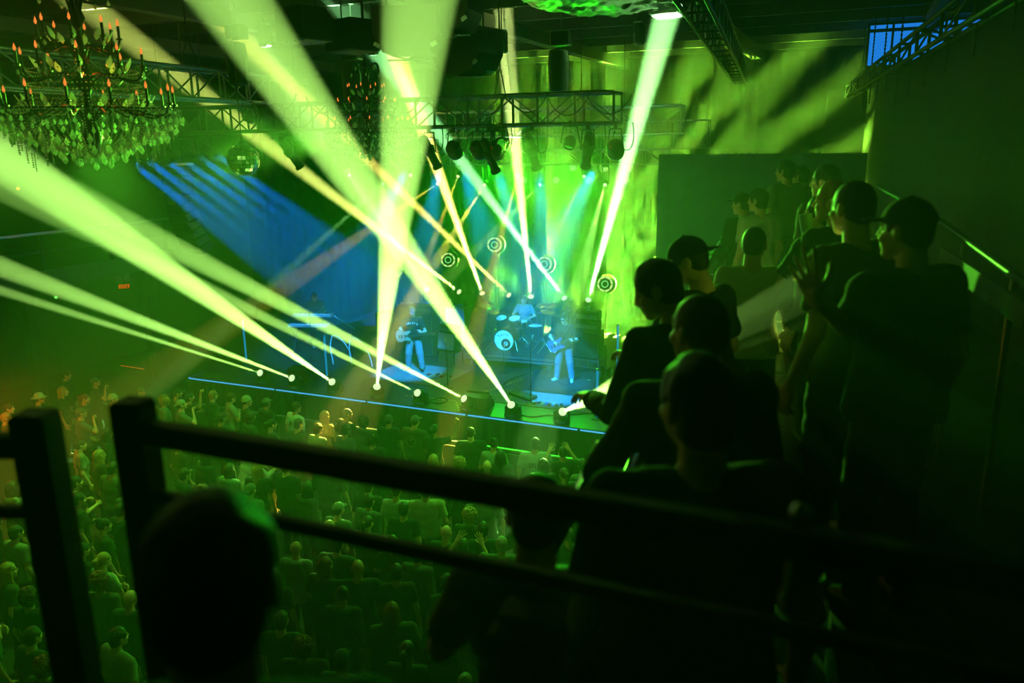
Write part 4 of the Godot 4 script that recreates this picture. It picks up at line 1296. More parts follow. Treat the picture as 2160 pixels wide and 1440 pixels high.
func cabinet(n: String, label: String, p: Vector3, s: Vector3, turn: float, cloth: Material, tilt := 0.0) -> Node3D:
	var o := thing(n, label, "amplifier", p, turn)
	var B := Basis(Vector3.RIGHT, tilt)
	var c := Vector3(0, s.y / 2, 0)
	part(o, "box", boxm(s, 0.02), black, Transform3D(B, c))
	part(o, "grille_cloth", boxm(Vector3(s.x * 0.9, s.y * 0.86, 0.012)), cloth, Transform3D(B, c + B * Vector3(0, 0, s.z / 2 + 0.004)))
	for k in [-1.0, 1.0]:
		part(o, "piping", boxm(Vector3(s.x * 0.94, 0.012, 0.016)), alu, Transform3D(B, c + B * Vector3(0, k * s.y * 0.45, s.z / 2 + 0.006)))
		part(o, "piping", boxm(Vector3(0.012, s.y * 0.9, 0.016)), alu, Transform3D(B, c + B * Vector3(k * s.x * 0.47, 0, s.z / 2 + 0.006)))
	return o
func amp_head(label: String, p: Vector3, turn: float, s := Vector3(0.66, 0.24, 0.26)) -> void:
	var o := thing("amplifier_head", label, "amplifier", p, turn)
	part(o, "case", boxm(s, 0.015), black, Transform3D(Basis.IDENTITY, Vector3(0, s.y / 2, 0)))
	part(o, "front_panel", boxm(Vector3(s.x * 0.92, s.y * 0.42, 0.01)), mat(Color(0.45, 0.5, 0.52), 0.4, 0.5), Transform3D(Basis.IDENTITY, Vector3(0, s.y * 0.33, s.z / 2 + 0.004)))
	for k in 7: part(o, "knob", lathem([[0.0, 0.0], [0.014, 0.0], [0.012, 0.02], [0.0, 0.022]], 8), chrome, Transform3D(Basis(Vector3.RIGHT, PI / 2), Vector3(-s.x * 0.36 + k * s.x * 0.12, s.y * 0.33, s.z / 2 + 0.008)))
	part(o, "carry_handle", tubem(bez(Vector3(-0.1, s.y, 0), Vector3(-0.08, s.y + 0.04, 0), Vector3(0.08, s.y + 0.04, 0), Vector3(0.1, s.y, 0), 6), 0.01), black)
func drum(n: String, label: String, p: Vector3, r: float, h: float, B: Basis, front: Material) -> Node3D:
	var o := thing(n, label, "drum", p)
	var X := Transform3D(B, Vector3.ZERO)
	part(o, "shell", lathem([[r * 0.98, 0.0], [r * 0.98, h]], 28, true), mat(Color(0.045, 0.045, 0.05), 0.2), X)
	part(o, "drum_head", lathem([[0.0, h + 0.004], [r * 0.97, h + 0.004], [r * 0.97, h - 0.004]], 28), front, X)
	part(o, "drum_head", lathem([[0.0, -0.004], [r * 0.97, -0.004]], 28), mat(Color(0.7, 0.7, 0.68), 0.5), X)
	for y in [h, 0.0]: part(o, "hoop", lathem([[r * 0.97, y - 0.022], [r * 1.03, y - 0.022], [r * 1.03, y + 0.012], [r * 0.97, y + 0.012]], 28), chrome, X)
	for k in 8:
		var a := TAU * k / 8.0
		bar(o, "tension_rod", B * Vector3(cos(a) * r * 1.04, 0.0, sin(a) * r * 1.04), B * Vector3(cos(a) * r * 1.04, h, sin(a) * r * 1.04), 0.008, chrome)
	return o
func cymbal(label: String, p: Vector3, top: float, r: float, tilt: Basis) -> void:
	var o := thing("cymbal", label, "cymbal", p)
	var c := Vector3(0, top - p.y, 0)
	part(o, "plate", lathem([[r, -0.012], [r * 0.6, 0.003], [r * 0.22, 0.012], [r * 0.12, 0.035], [0.0, 0.04]], 24, true), mat(Color(0.75, 0.6, 0.28), 0.22, 1.0), Transform3D(tilt, c))
	bar(o, "stand_pole", Vector3(0, 0.25, 0), c, 0.011, chrome)
	part(o, "wing_nut", lathem([[0.0, 0.03], [0.012, 0.04], [0.012, 0.07], [0.0, 0.075]], 8), chrome, Transform3D(tilt, c))
	for k in 3:
		var a := TAU * k / 3.0 + 0.4
		bar(o, "leg", Vector3(0, 0.35, 0), Vector3(cos(a) * 0.3, 0.01, sin(a) * 0.3), 0.009, chrome)
func pedal(label: String, p: Vector3, s: Vector3, turn: float, m: Material) -> void:
	var o := thing("effects_pedal", label, "pedal", p, turn, "effects pedals at the stage front")
	part(o, "case", boxm(s, 0.008), m, Transform3D(Basis(Vector3.RIGHT, -0.08), Vector3(0, s.y / 2, 0)))
	part(o, "foot_switch", lathem([[0.0, 0.0], [0.012, 0.0], [0.012, 0.012], [0.0, 0.015]], 8), chrome, Transform3D(Basis.IDENTITY, Vector3(0, s.y, s.z * 0.25)))
	for k in [-1.0, 1.0]: part(o, "knob", lathem([[0.0, 0.0], [0.01, 0.0], [0.009, 0.014], [0.0, 0.015]], 6), mat(Color(0.8, 0.8, 0.75), 0.4), Transform3D(Basis.IDENTITY, Vector3(k * s.x * 0.25, s.y, -s.z * 0.25)))
func stage_set() -> void:
	var deck := noisy(Color(0.13, 0.14, 0.145), Color(0.2, 0.21, 0.215), 0.5, 0.42, 0.15, Vector3.ONE, 8)
	slab("stage_deck", Vector3(-15.9, 0.0, -26.0), Vector3(-1.0, STAGE_Y, -15.22), deck)
	# skirt, glowing edge strips
	solo("stage_skirt", drape(14.9, STAGE_Y - 0.08, 60, 0.035, 3), mat(Color(0.16, 0.17, 0.17), 0.85), Transform3D(Basis.IDENTITY, Vector3(-8.45, 0.02, -15.12)), "dark pleated cloth skirt along the front of the stage", "skirt")
	var ex := [-15.9, -13.05, -10.35, -7.7, -5.05, -2.4]
	for k in 5:
		solo("edge_light_strip", boxm(Vector3(ex[k + 1] - ex[k] - 0.06, 0.03, 0.03), 0.005), glow(Color(0.28, 0.66, 0.9), 0.85), Transform3D(Basis.IDENTITY, Vector3((ex[k] + ex[k + 1]) / 2, STAGE_Y - 0.02, -15.16)), "%s pale blue light strip from the left along the stage edge" % ["first", "second", "third", "fourth", "fifth"][k], "light strip", "light strips on the stage edge")
	solo("edge_light_strip", boxm(Vector3(0.025, 0.025, 0.5)), glow(Color(0.28, 0.66, 0.9), 0.35), Transform3D(Basis.IDENTITY, Vector3(-15.9, STAGE_Y - 0.015, -15.42)), "short light strip on the left corner of the stage", "light strip")
	# barricade before the stage
	var bm := mat(Color(0.5, 0.51, 0.5), 0.35, 0.7)
	for k in 7:
		var x := -14.4 + k * 1.62
		var o := thing("crowd_barrier", "%s metal crowd barrier panel from the left before the stage" % ["first", "second", "third", "fourth", "fifth", "sixth", "seventh"][k], "barrier", Vector3(x, 0, -13.85), 0.0, "crowd barrier panels")
		part(o, "top_rail", boxm(Vector3(1.56, 0.07, 0.09), 0.015), bm, Transform3D(Basis.IDENTITY, Vector3(0, 1.15, 0)))
		part(o, "panel", boxm(Vector3(1.5, 0.95, 0.02)), mat(Color(0.25, 0.26, 0.26), 0.5, 0.5), Transform3D(Basis.IDENTITY, Vector3(0, 0.6, 0)))
		for s in [-1.0, 1.0]:
			bar(o, "post", Vector3(s * 0.74, 0, 0), Vector3(s * 0.74, 1.14, 0), 0.025, bm)
			bar(o, "strut", Vector3(s * 0.74, 0.02, -0.75), Vector3(s * 0.74, 1.0, -0.02), 0.02, bm)
		part(o, "foot_plate", boxm(Vector3(1.56, 0.02, 0.8)), bm, Transform3D(Basis.IDENTITY, Vector3(0, 0.01, -0.38)))
	# rugs
	var rug := noisy(Color(0.42, 0.45, 0.46), Color(0.55, 0.58, 0.6), 0.8, 0.9, 0.3)
	solo("stage_rug", boxm(Vector3(2.5, 0.012, 1.05)), rug, Transform3D(Basis(Vector3.UP, 0.02), Vector3(-6.45, STAGE_Y + 0.006, -16.7)), "pale rug at the stage front under the pedals", "rug")
	solo("stage_rug", boxm(Vector3(2.2, 0.012, 1.6)), rug, Transform3D(Basis(Vector3.UP, -0.05), Vector3(-10.3, STAGE_Y + 0.006, -17.6)), "pale rug under the bass player", "rug")
	solo("stage_rug", boxm(Vector3(1.6, 0.01, 1.2)), mat(Color(0.1, 0.12, 0.13), 0.9), Transform3D(Basis(Vector3.UP, 0.06), Vector3(-6.4, STAGE_Y + 0.005, -17.95)), "dark mat under the guitarist's feet", "mat")
	# drum riser
	var rs := thing("drum_riser", "low black rolling riser with a bright front edge under the drums", "riser", Vector3(-8.35, STAGE_Y, -20.1), 0.07)
	part(rs, "deck", boxm(Vector3(2.5, 0.16, 2.5), 0.01), mat(Color(0.09, 0.1, 0.1), 0.7), Transform3D(Basis.IDENTITY, Vector3(0, 0.27, 0)))
	part(rs, "front_edge", boxm(Vector3(2.52, 0.05, 0.03)), alu, Transform3D(Basis.IDENTITY, Vector3(0, 0.33, 1.26)))
	part(rs, "front_edge", boxm(Vector3(2.52, 0.05, 0.03)), alu, Transform3D(Basis.IDENTITY, Vector3(0, 0.24, 1.26)))
	for sx in [-1.0, 1.0]:
		for sz in [-1.0, 1.0]:
			part(rs, "castor", lathem([[0.0, -0.03], [0.09, -0.03], [0.09, 0.03], [0.0, 0.03]], 14), mat(Color(0.4, 0.42, 0.44), 0.4, 0.4), Transform3D(Basis(Vector3.BACK, PI / 2), Vector3(sx * 1.1, 0.09, sz * 1.1)))
			part(rs, "castor_fork", boxm(Vector3(0.1, 0.1, 0.08)), alu, Transform3D(Basis.IDENTITY, Vector3(sx * 1.1, 0.15, sz * 1.1)))
	var ry := STAGE_Y + 0.35
	# drum kit
	var kc := on_z(1062, 718, -19.35)
	var Bz := Basis(Vector3.RIGHT, PI / 2)
	var kick := drum("bass_drum", "bass drum with a white front head and dark round logo", Vector3(kc.x, ry + 0.3, -19.8), 0.29, 0.42, Bz, mat(Color(0.82, 0.83, 0.82), 0.5))
	part(kick, "logo_disc", lathem([[0.0, 0.0], [0.14, 0.0], [0.14, 0.003], [0.0, 0.003]], 28), mat(Color(0.03, 0.03, 0.035), 0.5), Transform3D(Bz, Vector3(0.06, -0.09, 0.428)))
	part(kick, "logo_core", lathem([[0.0, 0.0], [0.06, 0.0], [0.06, 0.003], [0.0, 0.003]], 24), mat(Color(0.75, 0.78, 0.8), 0.5), Transform3D(Bz, Vector3(0.06, -0.09, 0.432)))
	var bolt := st_new()
	extrude(bolt, PackedVector2Array([Vector2(-0.01, 0.045), Vector2(0.025, 0.045), Vector2(0.008, 0.01), Vector2(0.03, 0.01), Vector2(-0.015, -0.045), Vector2(-0.002, -0.005), Vector2(-0.025, -0.005)]), 0.003)
	part(kick, "logo_bolt", done(bolt), mat(Color(0.03, 0.03, 0.035), 0.5), Transform3D(Basis.IDENTITY, Vector3(0.06, -0.09, 0.438)))
	for q in [[-0.13, 0.12, 0.075, 0.5], [-0.03, 0.17, 0.05, -0.3], [0.1, 0.15, 0.06, 0.9]]:
		part(kick, "scribble", tubem(bez(Vector3(q[0] - q[2], q[1], 0.43), Vector3(q[0] - q[2] * 0.5, q[1] + q[2] * q[3] * 1.6, 0.43), Vector3(q[0] + q[2] * 0.2, q[1] - q[2] * 1.3, 0.43), Vector3(q[0] + q[2] * 0.8, q[1] + q[2] * 0.4, 0.43), 8), 0.008), black)
	for s in [-1.0, 1.0]: bar(kick, "spur", Vector3(s * 0.28, 0.0, 0.3), Vector3(s * 0.4, -0.29, 0.42), 0.01, chrome)
	var skin := mat(Color(0.75, 0.76, 0.75), 0.5)
	var sk := drum("tom_drum", "small rack tom above the bass drum, left one", Vector3(kc.x - 0.2, ry + 0.66, -19.75), 0.15, 0.2, Basis(Vector3.RIGHT, 0.35), skin)
	drum("tom_drum", "small rack tom above the bass drum, right one", Vector3(kc.x + 0.2, ry + 0.66, -19.75), 0.165, 0.22, Basis(Vector3.RIGHT, 0.35), skin)
	var ft := drum("floor_tom", "black floor tom on legs right of the bass drum", Vector3(kc.x + 0.75, ry + 0.28, -19.85), 0.2, 0.38, Basis.IDENTITY, skin)
	for k in 3: bar(ft, "leg", Vector3(cos(k * 2.1) * 0.21, 0.2, sin(k * 2.1) * 0.21), Vector3(cos(k * 2.1) * 0.23, -0.27, sin(k * 2.1) * 0.23), 0.009, chrome)
	var sn := drum("snare_drum", "shallow metal snare drum on a stand beside the drummer", Vector3(kc.x + 0.28, ry + 0.58, -20.0), 0.165, 0.14, Basis(Vector3.RIGHT, 0.1), skin)
	bar(sn, "stand_pole", Vector3(0, -0.02, 0), Vector3(0, -0.45, 0), 0.012, chrome)
	for k in 3: bar(sn, "stand_leg", Vector3(0, -0.3, 0), Vector3(cos(k * 2.1) * 0.25, -0.57, sin(k * 2.1) * 0.25), 0.009, chrome)
	var cy := [[1028, 642, -19.7, 0.22, 0.3, "tilted cymbal at the far left of the drum kit"], [1040, 655, -19.1, 0.18, 0.35, "low splash cymbal left of the toms"], [1144, 643, -19.8, 0.2, -0.12, "cymbal right of the drummer's shoulder"], [1168, 643, -20.2, 0.22, -0.05, "farthest right cymbal of the kit"], [1156, 655, -19.6, 0.2, 0.18, "low ride cymbal between drummer and guitarist"]]
	for q in cy:
		var c := on_z(q[0], q[1], q[2])
		cymbal(q[5], Vector3(c.x, ry, q[2]), c.y, q[3], Basis(Vector3.BACK, -q[4]) * Basis(Vector3.RIGHT, 0.2))
	var hh := thing("hi_hat", "pair of hi-hat cymbals on a stand at the right of the kit", "cymbal", Vector3(kc.x + 0.62, ry, -20.75))
	for k in [0.0, 0.03]: part(hh, "plate", lathem([[0.17, 0.0], [0.05, 0.012], [0.03, 0.03], [0.0, 0.03]], 20, true), mat(Color(0.75, 0.6, 0.28), 0.22, 1.0), Transform3D(Basis.IDENTITY, Vector3(0, 0.82 + k, 0)))
	bar(hh, "pole", Vector3(0, 0.2, 0), Vector3(0, 0.98, 0), 0.01, chrome)
	for k in 3: bar(hh, "leg", Vector3(0, 0.3, 0), Vector3(cos(k * 2.1) * 0.25, 0.01, sin(k * 2.1) * 0.25), 0.009, chrome)
	var thr := thing("drum_throne", "round black drum stool under the drummer", "stool", Vector3(-8.4, ry, -20.75))
	part(thr, "seat", lathem([[0.0, 0.42], [0.17, 0.42], [0.18, 0.46], [0.15, 0.5], [0.0, 0.5]], 18), black)
	bar(thr, "pole", Vector3(0, 0.15, 0), Vector3(0, 0.43, 0), 0.02, chrome)
	for k in 3: bar(thr, "leg", Vector3(0, 0.25, 0), Vector3(cos(k * 2.1) * 0.27, 0.01, sin(k * 2.1) * 0.27), 0.012, chrome)
	for q in [[1043, 626, 745, "drum"], ]:
		mic_stand(Vector3(kc.x - 0.75, ry, -19.2), 0.95, Vector3(0.45, 0.12, -0.2), "boom microphone stand left of the drums")
	mic_stand(Vector3(kc.x + 0.35, ry - 0.35, -18.55), 0.55, Vector3(-0.1, 0.1, -0.3), "short microphone stand before the bass drum")
	# amplifiers on the right
	var case_m := mat(Color(0.08, 0.08, 0.085), 0.6)
	var dl := thing("amp_dolly", "low silver-edged road case tray under the tall amplifier", "case", Vector3(-6.35, STAGE_Y, -19.75), -0.08)
	part(dl, "tray", boxm(Vector3(0.9, 0.2, 0.6), 0.01), case_m, Transform3D(Basis.IDENTITY, Vector3(0, 0.2, 0)))
	for y in [0.105, 0.295]: part(dl, "edge", boxm(Vector3(0.92, 0.025, 0.02)), alu, Transform3D(Basis.IDENTITY, Vector3(0, y, 0.305)))
	for x in [-0.44, -0.15, 0.15, 0.44]: part(dl, "edge", boxm(Vector3(0.025, 0.19, 0.02)), alu, Transform3D(Basis.IDENTITY, Vector3(x, 0.2, 0.305)))
	for sx in [-1.0, 1.0]: part(dl, "castor", lathem([[0.0, -0.02], [0.05, -0.02], [0.05, 0.02], [0.0, 0.02]], 10), black, Transform3D(Basis(Vector3.BACK, PI / 2), Vector3(sx * 0.38, 0.05, 0.25)))
	cabinet("speaker_cabinet", "tall black speaker cabinet behind the guitarist", Vector3(-6.35, STAGE_Y + 0.31, -19.8), Vector3(0.78, 0.74, 0.38), -0.08, mat(Color(0.1, 0.11, 0.11), 0.8))
	amp_head("lower amplifier head with knobs on the tall cabinet", Vector3(-6.35, STAGE_Y + 1.06, -19.8), -0.08)
	amp_head("upper amplifier head stacked on the tall cabinet", Vector3(-6.35, STAGE_Y + 1.33, -19.8), -0.08)
	solo("drink_cup", lathem([[0.0, 0.0], [0.035, 0.0], [0.045, 0.13], [0.04, 0.13], [0.03, 0.01], [0.0, 0.01]], 12), mat(Color(0.8, 0.82, 0.84), 0.5), Transform3D(Basis.IDENTITY, Vector3(-6.3, STAGE_Y + 1.575, -19.68)), "white drinking cup standing on the amplifier stack", "cup")
	# bass rig and the pale combo
	cabinet("speaker_cabinet", "black bass speaker cabinet behind the bass player", Vector3(-11.15, STAGE_Y, -19.4), Vector3(0.75, 1.25, 0.45), 0.1, mat(Color(0.1, 0.11, 0.115), 0.7))
	amp_head("amplifier head on the bass speaker cabinet", Vector3(-11.15, STAGE_Y + 1.25, -19.4), 0.1)
	var rk := thing("combo_stand", "black stand holding the pale combo amplifier", "stand", Vector3(-10.05, STAGE_Y, -18.9), -0.25)
	for sx in [-1.0, 1.0]:
		for sz in [-1.0, 1.0]: bar(rk, "leg", Vector3(sx * 0.3, 0.0, sz * 0.18), Vector3(sx * 0.3, 0.36, sz * 0.18), 0.014, black)
	part(rk, "shelf", boxm(Vector3(0.66, 0.02, 0.42)), black, Transform3D(Basis.IDENTITY, Vector3(0, 0.36, 0)))
	cabinet("combo_amplifier", "combo amplifier with pale grille cloth beside the bass player", Vector3(-10.05, STAGE_Y + 0.37, -18.9), Vector3(0.62, 0.5, 0.3), -0.25, mat(Color(0.6, 0.64, 0.66), 0.8), -0.12)
	amp_head("slim amplifier head on top of the pale combo", Vector3(-10.05, STAGE_Y + 0.9, -18.92), -0.25, Vector3(0.62, 0.17, 0.26))
	# tall rack cases left of the bass rig
	for q in [[-11.9, -19.9, 1.3, "dark equipment rack left of the bass cabinet"], [-12.9, -20.4, 0.95, "low dark equipment case behind the keyboards"]]:
		var o := thing("equipment_rack", q[3], "rack", Vector3(q[0], STAGE_Y, q[1]), 0.1)
		part(o, "case", boxm(Vector3(0.65, q[2], 0.6), 0.015), case_m, Transform3D(Basis.IDENTITY, Vector3(0, q[2] / 2, 0)))
		for k in int(q[2] / 0.2): part(o, "panel", boxm(Vector3(0.55, 0.15, 0.02)), mat(Color(0.16, 0.17, 0.18), 0.4, 0.4), Transform3D(Basis.IDENTITY, Vector3(0, 0.12 + k * 0.2, 0.3)))
	# light tubes
	led_tube(520, 762, 1.25, "upright blue light tube at the far left of the stage")
	led_tube(690, 795, 1.15, "upright blue light tube near the third stage-edge lamp")
	led_tube(1302, 780, 1.25, "upright blue light tube right of the spare guitar")
	led_tube(1263, 752, 1.35, "upright blue light tube beside the amplifier stack")
	led_tube(1259, 883, 1.15, "upright blue light tube at the right stage edge")
	led_tube(1243, 760, 1.0, "dim blue light tube half hidden beside the amplifier")
	# keyboards on the left
	var kb := thing("keyboard_stand", "folding stand with two keyboards on the left of the stage", "stand", Vector3(-14.2, STAGE_Y, -18.2), 0.3)
	for s in [-1.0, 1.0]:
		bar(kb, "leg", Vector3(s * 0.45, 0.02, 0.3), Vector3(s * 0.45, 0.85, -0.25), 0.016, black)
		bar(kb, "leg", Vector3(s * 0.45, 0.02, -0.3), Vector3(s * 0.45, 0.85, 0.25), 0.016, black)
	bar(kb, "cross_bar", Vector3(-0.45, 0.43, 0), Vector3(0.45, 0.43, 0), 0.014, black)
	for q in [[0.87, 0.05, "pale blue keyboard on the folding stand, lower one"], [1.12, -0.18, "slim keyboard on the upper tier of the folding stand"]]:
		var o := thing("keyboard", q[2], "keyboard", Vector3(-14.2, STAGE_Y + q[0], -18.2 + q[1]), 0.3)
		part(o, "case", boxm(Vector3(1.15, 0.08, 0.32), 0.015), mat(Color(0.5, 0.54, 0.56), 0.5), Transform3D(Basis.IDENTITY, Vector3(0, 0.04, 0)))
		for k in 28: part(o, "white_key", boxm(Vector3(0.034, 0.015, 0.14), 0.002), mat(Color(0.85, 0.86, 0.85), 0.35), Transform3D(Basis.IDENTITY, Vector3(-0.5 + k * 0.037, 0.086, 0.07)))
		for k in 27:
			if k % 7 in [0, 1, 3, 4, 5]: part(o, "black_key", boxm(Vector3(0.018, 0.018, 0.085), 0.002), black, Transform3D(Basis.IDENTITY, Vector3(-0.482 + k * 0.037, 0.1, 0.045)))
		part(o, "control_panel", boxm(Vector3(1.05, 0.01, 0.1)), mat(Color(0.2, 0.25, 0.28), 0.4), Transform3D(Basis.IDENTITY, Vector3(0, 0.085, -0.09)))
	mic_stand(sp(660, 760), 1.35, Vector3(0.45, 0.2, 0.0), "boom microphone stand beside the keyboards")
	mic_stand(sp(745, 770), 1.1, Vector3(-0.4, 0.25, 0.1), "boom microphone stand between keyboards and bass player")
	mic_stand(sp(1120, 852), 1.45, Vector3(-0.05, 0.1, -0.25), "tall microphone stand at the stage front before the guitarist")
	mic_stand(sp(945, 818), 1.05, Vector3(-0.15, 0.12, -0.2), "microphone stand at the stage front before the bass player")
	for q in [[730, 765, 0.3], [770, 770, -0.4]]:
		var p := sp(q[0], q[1])
		var o := thing("guitar_stand", ["curved white tripod frame left of the bass player, left one", "curved white tripod frame left of the bass player, right one"][0 if q[2] > 0 else 1], "stand", p)
		part(o, "curved_leg", tubem(bez(Vector3(-0.4, 0.75, 0), Vector3(-0.1, 0.8, 0), Vector3(0.2, 0.4, 0), Vector3(0.3, 0.0, 0.1)), 0.018), mat(Color(0.7, 0.72, 0.72), 0.4))
		part(o, "curved_leg", tubem(bez(Vector3(-0.4, 0.75, 0), Vector3(-0.5, 0.5, 0.1), Vector3(-0.3, 0.2, 0.2), Vector3(-0.25, 0.0, 0.25)), 0.018), mat(Color(0.7, 0.72, 0.72), 0.4))
		bar(o, "cross_bar", Vector3(-0.3, 0.35, 0.1), Vector3(0.2, 0.3, 0.03), 0.012, black)
	# pedals at the front
	var cols := [Color(0.7, 0.72, 0.72), Color(0.7, 0.15, 0.1), Color(0.15, 0.15, 0.16), Color(0.8, 0.75, 0.4), Color(0.2, 0.35, 0.6), Color(0.7, 0.15, 0.1)]
	var words := ["grey", "red", "black", "yellow", "blue", "dark red"]
	var kbd := thing("pedal_board", "long black pedal board with rows of small white switches", "pedal", sp(1103, 838), -0.45)
	part(kbd, "case", boxm(Vector3(0.75, 0.07, 0.28), 0.015), black, Transform3D(Basis(Vector3.RIGHT, 0.15), Vector3(0, 0.06, 0)))
	for k in 8:
		for j in 2: part(kbd, "switch", lathem([[0.0, 0.0], [0.014, 0.0], [0.012, 0.014], [0.0, 0.016]], 8), mat(Color(0.85, 0.75, 0.7), 0.4), Transform3D(Basis(Vector3.RIGHT, 0.15), Vector3(-0.31 + k * 0.088, 0.1 - j * 0.012, -0.06 + j * 0.1)))
	for i in 9:
		var c: int = i % 6
		pedal("%s effects pedal, %s from the left beside the pedal board" % [words[c], ["first", "second", "third", "fourth", "fifth", "sixth", "seventh", "eighth", "ninth"][i]], sp(1124 + i * 7.5, 849 + i * 0.8) + Vector3(0, 0, (i % 2) * 0.08), Vector3(0.08, 0.045, 0.13), -0.2 + 0.07 * i, mat(cols[c], 0.45))
	for i in 6:
		pedal("%s effects pedal, %s from the left at the bass player's feet" % [words[(i * 2 + 1) % 6], ["first", "second", "third", "fourth", "fifth", "sixth"][i]], sp(905 + i * 9, 791 + (i % 2) * 4), Vector3(0.09, 0.045, 0.14), 0.1 * i, mat(cols[(i * 2 + 1) % 6], 0.45))
	# spare guitar on a stand at the right
	var gs := thing("spare_guitar", "dark spare guitar leaning on a stand at the right of the stage", "guitar", sp(1277, 812), 0.4)
	guitar_parts(gs, Transform3D(Basis(Vector3.RIGHT, -0.22) * Basis(Vector3.BACK, PI / 2), Vector3(0, 0.28, 0)), mat(Color(0.1, 0.1, 0.11), 0.25), 0.62)
	bar(gs, "stand_leg", Vector3(-0.2, 0.0, 0.15), Vector3(0, 0.3, -0.02), 0.012, black)
	bar(gs, "stand_leg", Vector3(0.2, 0.0, 0.15), Vector3(0, 0.3, -0.02), 0.012, black)
	bar(gs, "stand_leg", Vector3(0.0, 0.0, -0.3), Vector3(0, 0.6, -0.08), 0.012, black)
	# magenta marker lamp near the right edge
	var mp := sp(1317, 866, 0.25)
	var ml := thing("marker_lamp", "small round magenta lamp glowing at the right stage edge", "lamp", mp)
	part(ml, "bulb", lathem([[0.0, -0.06], [0.045, -0.045], [0.065, 0.0], [0.045, 0.045], [0.0, 0.06]], 14, true), glow(Color(0.75, 0.06, 0.75), 0.9))
	bar(ml, "stem", Vector3(0, -0.25, 0), Vector3(0, -0.05, 0), 0.012, black)
	part(ml, "foot", lathem([[0.0, 0.0], [0.07, 0.0], [0.07, 0.01], [0.0, 0.015]], 12), black, Transform3D(Basis.IDENTITY, Vector3(0, -0.25, 0)))
	# strips of tape on the stage floor
	var tape := mat(Color(0.8, 0.78, 0.35), 0.7)
	var lines := [[1060, 815, 1105, 798, 6], [1000, 832, 1050, 818, 6], [1240, 800, 1262, 812, 4], [1275, 807, 1312, 814, 6], [1280, 826, 1312, 855, 7], [855, 834, 965, 846, 10], [962, 848, 970, 868, 4]]
	var tn := 0
	for l in lines:
		for k in l[4]:
			var a := sp(lerpf(l[0], l[2], k / float(l[4])), lerpf(l[1], l[3], k / float(l[4])))
			var b := sp(lerpf(l[0], l[2], (k + 0.62) / float(l[4])), lerpf(l[1], l[3], (k + 0.62) / float(l[4])))
			var dd := b - a
			solo("floor_tape", boxm(Vector3(0.05, 0.003, dd.length())), tape, Transform3D(Basis(Vector3.UP, atan2(dd.x, dd.z)), (a + b) / 2 + Vector3(0, 0.0025, 0)), "short yellow strip of marking tape on the stage floor", "tape", "yellow tape strips on the stage floor")
	# cables over the floor
	var z0 := Vector3(0, 0.014, 0)
	cable("thick black cable curving from the riser towards the stage front", [sp(1150, 775) + z0, sp(1105, 790) + z0, sp(1070, 805) + z0, sp(1060, 815) + z0])
	cable("black cable running along the front of the stage between two lamps", [sp(1090, 872) + z0, sp(1120, 880) + z0, sp(1160, 876) + z0, sp(1190, 882) + z0])
	cable("black cable looping beside the bright stage-edge lamp", [sp(1010, 845) + z0, sp(1030, 835) + z0, sp(1045, 842) + z0, sp(1022, 850) + z0, sp(1005, 842) + z0])
	cable("black cable running to the right edge of the stage", [sp(1200, 875) + z0, sp(1250, 872) + z0, sp(1300, 870) + z0, sp(1340, 878) + z0])
	cable("cable coil on the stage beside a moving lamp", [sp(905, 846) + z0, sp(930, 840) + z0, sp(945, 846) + z0, sp(925, 852) + z0, sp(905, 848) + z0])
	cable("thin cable at the guitarist's feet", [sp(1176, 800) + z0, sp(1185, 812) + z0, sp(1200, 812) + z0, sp(1208, 800) + z0, sp(1225, 798) + z0], 0.008)
	# wedge monitors along the front
	for q in [[640, 800, "left"], [1010, 858, "middle"]]:
		var p := sp(q[0], q[1])
		var o := thing("wedge_monitor", "black wedge monitor speaker on the %s of the stage front" % q[2], "speaker", p, 0.1)
		var st := st_new()
		extrude(st, PackedVector2Array([Vector2(-0.25, 0), Vector2(0.25, 0), Vector2(0.22, 0.12), Vector2(-0.1, 0.36), Vector2(-0.25, 0.3)]), 0.6, Transform3D(Basis(Vector3.UP, PI / 2), Vector3.ZERO))
		part(o, "cabinet", done(st), black)
		part(o, "grille", boxm(Vector3(0.54, 0.34, 0.01)), mat(Color(0.12, 0.12, 0.12), 0.4, 0.4), Transform3D(Basis(Vector3.RIGHT, 0.65), Vector3(0, 0.25, -0.07)))
